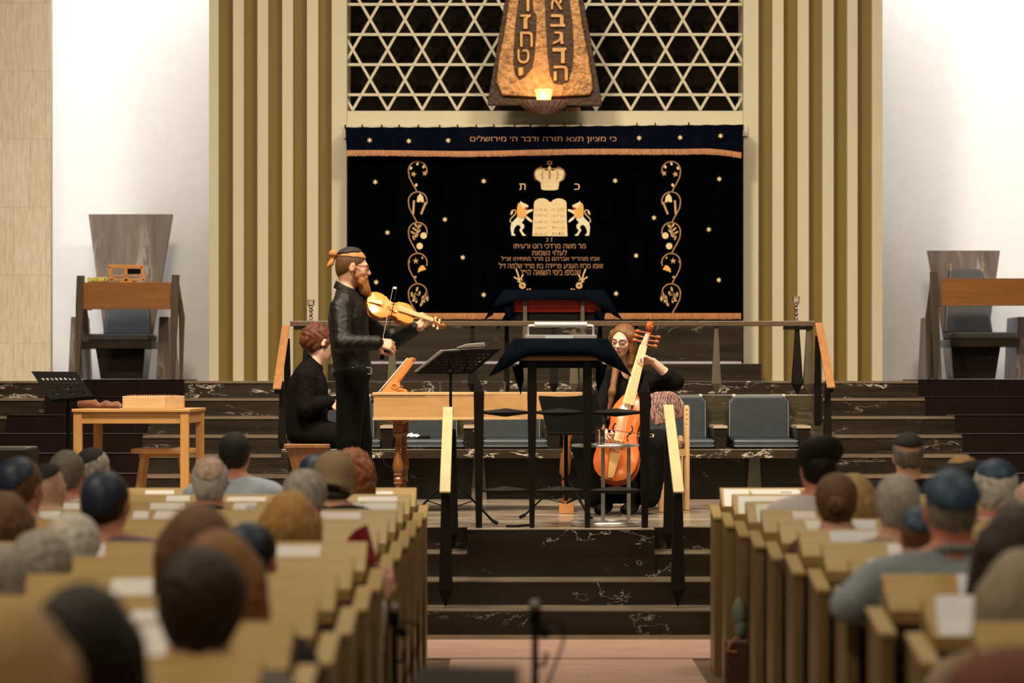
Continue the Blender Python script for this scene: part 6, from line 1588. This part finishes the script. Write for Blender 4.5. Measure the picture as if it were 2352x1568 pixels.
def eyes(hd, par, closed=False):
    m2 = MB()
    for sg in (-1, 1): m2.ball(hd.w((sg*.031,.0865,.002)), .0085, 10, 8)
    e = m2.build('eyes', SK['pale'] if closed else mat('eye_white', (.5,.45,.42), .2), par, smooth=True)
    m2 = MB()
    for sg in (-1, 1):
        if closed: m2.tube([hd.w((sg*(.031 - .013), .0905, -.004)), hd.w((sg*.031, .0965, -.007)), hd.w((sg*(.031 + .013), .0885, -.004))], .0012, 6)
        else: m2.ball(hd.w((sg*.031,.0935,.002)), .0035, 8, 6)
    m2.build('lashes' if closed else 'iris', M_black, e)
    m2 = MB()
    for sg in (-1, 1): m2.tube([hd.w((sg*.015,.0975,.022)), hd.w((sg*.032,.0975,.027)), hd.w((sg*.050,.088,.021))], [.0018,.0026,.0012], 6)
    m2.build('eyebrows', HR['brown'], par)
eyes(hd, v)

# --- viol player, seated, facing the camera and slightly left
YC_ = 19.45; c = thing('person', P(1440, 1160, YC_), 'seated long-haired person in glasses and black clothes playing the viola da gamba', 'person'); c.location.z = .603; ORG[c.name] = c.location.copy()
f = Fig(); Q = lambda px, py, dy=0: P(px, py, YC_ + dy)
hc = Q(1430, 781, -.05); M = rotm(180 - 22, 12, -6); hd = Head(f, hc, M, 1.0, jaw=.98)
f.rc(Q(1437, 812, 0), Q(1440, 858, .03), .048, .054, 'body neck', k=.03)
f.el(Q(1440, 925, .05), (.165,.115,.19), None, 'body torso', .05); f.el(Q(1442, 985, .06), (.15,.125,.18), None, 'body torso', .06); f.el(Q(1445, 1025, .04), (.18,.16,.11), None, 'body torso skirt', .05)
for sg in (-1, 1): f.rc(Q(1440 + sg*8, 856, .03), Q(1440 + sg*48, 872, .05), .042, .052, 'body torso', .04)
sh, eb, wr = Q(1494, 880, .04), Q(1551, 877, -.16), Q(1500, 830, -.24)
f.rc(sh, eb, .056, .050, 'body sleeve', .03); mid = eb.lerp(wr, .32)
f.rc(eb, mid, .050, .046, 'body sleeve', .02); f.rc(eb, wr, .042, .026, 'body', .02)
hand(f, wr, (-.78, -.28, .30), (.25, .35, .9), (.85, .9, .9, .85), .7, side=-1, s=1.0, spread=.22)
sh, eb, wr = Q(1392, 885, .04), Q(1368, 955, -.20), Q(1383, 992, -.55)
f.rc(sh, eb, .056, .046, 'body sleeve', .03); f.rc(eb, wr, .044, .032, 'body sleeve', .02)
hand(f, wr, (.35, -.7, -.1), (-.4, -.2, .7), (.8,.8,.9,.9), .7, side=-1, s=.95)
for sg, kx in ((-1, 1345), (1, 1512)):
    f.rc(Q(1445 + sg*20, 1022, .0), Q(kx, 1020, -.36), .105, .085, 'body skirt', .05); f.rc(Q(kx, 1020, -.36), Q(kx - sg*22, 1140, -.34), .088, .070, 'body skirt', .04)
f.rc(Q(1385, 1040, -.22), Q(1490, 1040, -.22), .09, .09, 'skirt', .06); f.rc(Q(1390, 1120, -.20), Q(1475, 1120, -.20), .10, .10, 'skirt', .06)
for px in (1392, 1452): f.rc(Q(px, 1164, -.30), Q(px - 16, 1170, -.52), .040, .032, 'shoe', .01); f.rc(Q(px, 1120, -.28), Q(px, 1162, -.30), .045, .036, 'body skirt', .02)
f.mesh('body', 'body', SK['pale'], c, res=.0055)
f.mesh('top', 'torso sleeve', MKN, c, res=.009, grow=.010, noise=.002, clip=lambda X, Y, Z: np.where(((X - Q(1440,0).x)**2 + (Y - YC_ - .02)**2) < .0121, Z - Q(0, 852).z, -1))
f.mesh('skirt', 'skirt', MTR, c, res=.011, grow=.012, noise=.003, clip=lambda X, Y, Z: .62 - Z)
f.mesh('shoes', 'shoe', M_black, c, res=.010, grow=.005, clip=lambda X, Y, Z: .606 - Z)
scalp(f, hd, 'hr'); 
hd.el((0,-.05,-.01), (.082,.065,.10), 'hr', .04)
for sg in (-1, 1):
    hd.rc((sg*.074,.02,.045), (sg*.082,.01,-.05), .016, .022, 'hr', .03); hd.rc((sg*.082,.01,-.05), (sg*.080,.03,-.15), .022, .026, 'hr', .03)
f.rc(Q(1456, 840, -.04), Q(1452, 905, -.10), .034, .028, 'hr', .03); f.rc(Q(1416, 838, -.02), Q(1406, 900, -.13), .022, .018, 'hr', .03); f.rc(Q(1406, 900, -.13), Q(1396, 962, -.14), .018, .008, 'hr', .03)
fa = hd.plane((0,1,-.55), .040)
def hclip(X, Y, Z):
    # open the face: cut an upright ellipse in front
    o = hd.c; Mi = hd.M.transposed()
    lx = (X-o.x)*Mi[0][0] + (Y-o.y)*Mi[0][1] + (Z-o.z)*Mi[0][2]; ly = (X-o.x)*Mi[1][0] + (Y-o.y)*Mi[1][1] + (Z-o.z)*Mi[1][2]; lz = (X-o.x)*Mi[2][0] + (Y-o.y)*Mi[2][1] + (Z-o.z)*Mi[2][2]
    q = np.sqrt((lx/.064)**2 + ((lz + .03)/.105)**2) - 1
    return np.where(ly > .012, -q*.06, np.minimum(-q*.06, 0)*0 - 1) * (lz > -.16) - (lz <= -.16)*1.0
f.mesh('hair', 'hr', hairmat('long_brown_hair', (.24,.105,.035), .22, (70,70,9)), c, res=.006, grow=.005, clip=hclip, noise=.0012)
specs(hd, c); eyes(hd, c, closed=True)
f3 = Fig(); 
m2 = MB(); m2.tube([hd.w((-.021,.0985,-.060)), hd.w((-.008,.1045,-.0575)), hd.w((0,.1035,-.059)), hd.w((.008,.1045,-.0575)), hd.w((.021,.0985,-.060))], [.0015,.0038,.0032,.0038,.0015], 8)
m2.tube([hd.w((-.018,.097,-.0635)), hd.w((0,.102,-.067)), hd.w((.018,.097,-.0635))], [.0015,.0045,.0015], 8)
m2.build('lips', mat('lips', (.42,.12,.09), .4), c, smooth=True)

# --- keyboard player, seated on the stool, turned away to the right
YK = 19.45; k_ = thing('person', P(712, 1150, YK), 'seated person with pinned auburn-brown hair in black at the harpsichord', 'person'); k_.location.z = .603; ORG[k_.name] = k_.location.copy()
f = Fig(); Q = lambda px, py, dy=0: P(px, py, YK + dy)
hc = Q(735, 785, 0); M = rotm(-64, 14, 0); hd = Head(f, hc, M, 1.0)
f.rc(Q(733, 808, 0), Q(716, 842, 0), .050, .056, 'body neck', k=.03)
f.el(Q(708, 900, .0), (.13,.165,.20), None, 'body torso', .05); f.el(Q(704, 955, .0), (.135,.16,.17), None, 'body torso', .06); f.el(Q(712, 995, .0), (.155,.17,.10), None, 'body torso pants', .05)
for sg in (-1, 1): f.rc(Q(716, 842, sg*.03), Q(704, 856, sg*.13), .045, .052, 'body torso', .04)
f.rc(Q(724, 827, 0), Q(712, 850, 0), .050, .06, 'torso', .03)
sh, eb, wr = Q(702, 868, -.17), Q(700, 935, -.22), Q(756, 921, -.16)
f.rc(sh, eb, .058, .050, 'body sleeve', .03); f.rc(eb, wr, .048, .032, 'body sleeve', .02)
hand(f, Q(757, 921, -.16), (.9, .3, -.35), (.2, -.5, .8), (.4,.4,.45,.5), .4, side=-1, s=.95)
sh, eb, wr = Q(712, 866, .17), Q(722, 930, .22), Q(790, 922, .18)
f.rc(sh, eb, .058, .048, 'body sleeve', .03); f.rc(eb, wr, .046, .032, 'body sleeve', .02)
hand(f, wr, (.9, 0, -.3), (.2, 0, .9), (.4,.4,.45,.5), .4, side=1, s=.95)
for sg in (-1, 1):
    f.rc(Q(722, 995, sg*.09), Q(800, 1003, sg*.13), .098, .072, 'body pants', .04); f.rc(Q(800, 1003, sg*.13), Q(806, 1140, sg*.13), .068, .046, 'body pants', .02)
    f.rc(Q(806, 1150, sg*.13), Q(838, 1158, sg*.14), .036, .030, 'shoe', .01)
f.mesh('body', 'body', SK['pale'], k_, res=.0065)
f.mesh('blouse', 'torso sleeve', MKN, k_, res=.009, grow=.013, noise=.0035, clip=lambda X, Y, Z: np.maximum(Z - Q(0, 818).z + .9*(X - Q(716, 0).x), 1.09 - Z))
f.mesh('trousers', 'pants', MTR, k_, res=.012, grow=.012, clip=lambda X, Y, Z: Z - 1.36)
f.mesh('shoes', 'shoe', M_black, k_, res=.012, grow=.006, clip=lambda X, Y, Z: .606 - Z)
scalp(f, hd, 'hr'); hd.el((0,-.09,.03), (.062,.048,.055), 'hr', .03); hd.el((0,-.05,.085), (.055,.05,.035), 'hr', .03); hd.rc((-.068,.03,.0), (-.068,.04,-.07), .010, .008, 'hr', .015)
hd.rc((.068,.03,.0), (.068,.04,-.07), .010, .008, 'hr', .015); hd.el((0,-.11,-.02), (.04,.03,.04), 'hr', .03)
f.mesh('hair', 'hr', hairmat('auburn_curls', (.14,.040,.013), .2, (40,40,40)), k_, res=.0065, grow=.012, clip=hd.plane((0,.15,-.10), .045), noise=.005)
eyes(hd, k_)

# --- child at the aisle end, only the hand with the red fan shows
Yc = 10.0; fx, fz = X_(883, 9.95), Z_(1352, 9.95)
ch = thing('person', (-.74, Yc, 0), 'seated child hidden by the pew, one hand held out into the aisle', 'person')
f = Fig(); hc = Vector((-.74, Yc, .76)); hd = Head(f, hc, rotm(0, 20, 0), .85)
f.rc(hc - Vector((0,.02,.06)), Vector((-.74, Yc-.01, .64)), .04, .045, 'body neck', .03); f.el((-.74, Yc-.01, .55), (.12,.09,.15), None, 'body shirt', .05)
q = Vector((fx - .015, 9.95, fz - .04))
f.rc((-.62, Yc-.01, .62), (-.53, 9.97, .56), .04, .033, 'body shirt', .03); f.rc((-.53, 9.97, .56), q, .032, .022, 'body shirt', .02)
f.rc((-.86, Yc-.01, .62), (-.88, Yc+.05, .50), .04, .035, 'body shirt', .03); f.rc((-.88, Yc+.05, .50), (-.78, Yc+.1, .50), .034, .024, 'body shirt', .02)
hand(f, q, (.1, 0, 1), (.3, -.9, .1), (.9,.95,1,1), .8, side=-1, s=1.0); hand(f, (-.78, Yc+.1, .50), (.8,.3,0), (0,0,1), (.4,)*4, .4, s=.8)
for sg in (-1, 1): f.rc((-.74 + sg*.06, Yc, .50), (-.74 + sg*.08, Yc+.27, .50), .06, .045, 'body shirt', .03); f.rc((-.74 + sg*.08, Yc+.27, .50), (-.74 + sg*.08, Yc+.25, .15), .042, .03, 'body shirt', .03)
f.mesh('body', 'body', SK['pale'], ch, res=.006); f.mesh('shirt', 'shirt', S_white, ch, res=.011, grow=.006, clip=lambda X, Y, Z: Z - (q.z - .01)); scalp(f, hd, 'hr'); f.mesh('hair', 'hr', HR['brown'], ch, res=.009, grow=.006, clip=hd.plane((0,.15,-.135), .02))
Yf = 9.93; fan = thing('hand_fan', (fx, Yf, fz), 'dark red folding fan held up beside the left pew ends', 'fan')
m2 = MB(); pv = P(882, 1372, Yf)
cor = [P(793, 1250, Yf), P(801, 1232, Yf), P(813, 1219, Yf), P(828, 1210, Yf), P(843, 1204, Yf)]
inn = [P(832, 1318, Yf), P(840, 1310, Yf), P(848, 1303, Yf), P(857, 1296, Yf), P(867, 1289, Yf)]
vs = []; fs = []
for i in range(5):
    z = Vector((0, .006*(-1)**i, 0)); vs += [cor[i] + z, inn[i] + z]
for i in range(4): fs.append((2*i, 2*i+2, 2*i+3, 2*i+1))
m2.add(vs, fs); m2.build('leaf', mat('red_fan_paper', (.26,.014,.018), .6), fan, solid=.003)
m2 = MB()
for i in range(5): m2.bar(inn[i], pv, .009, .003, up=(0,1,0))
m2.build('ribs', mat('fan_ribs', (.40,.30,.22), .5), fan)
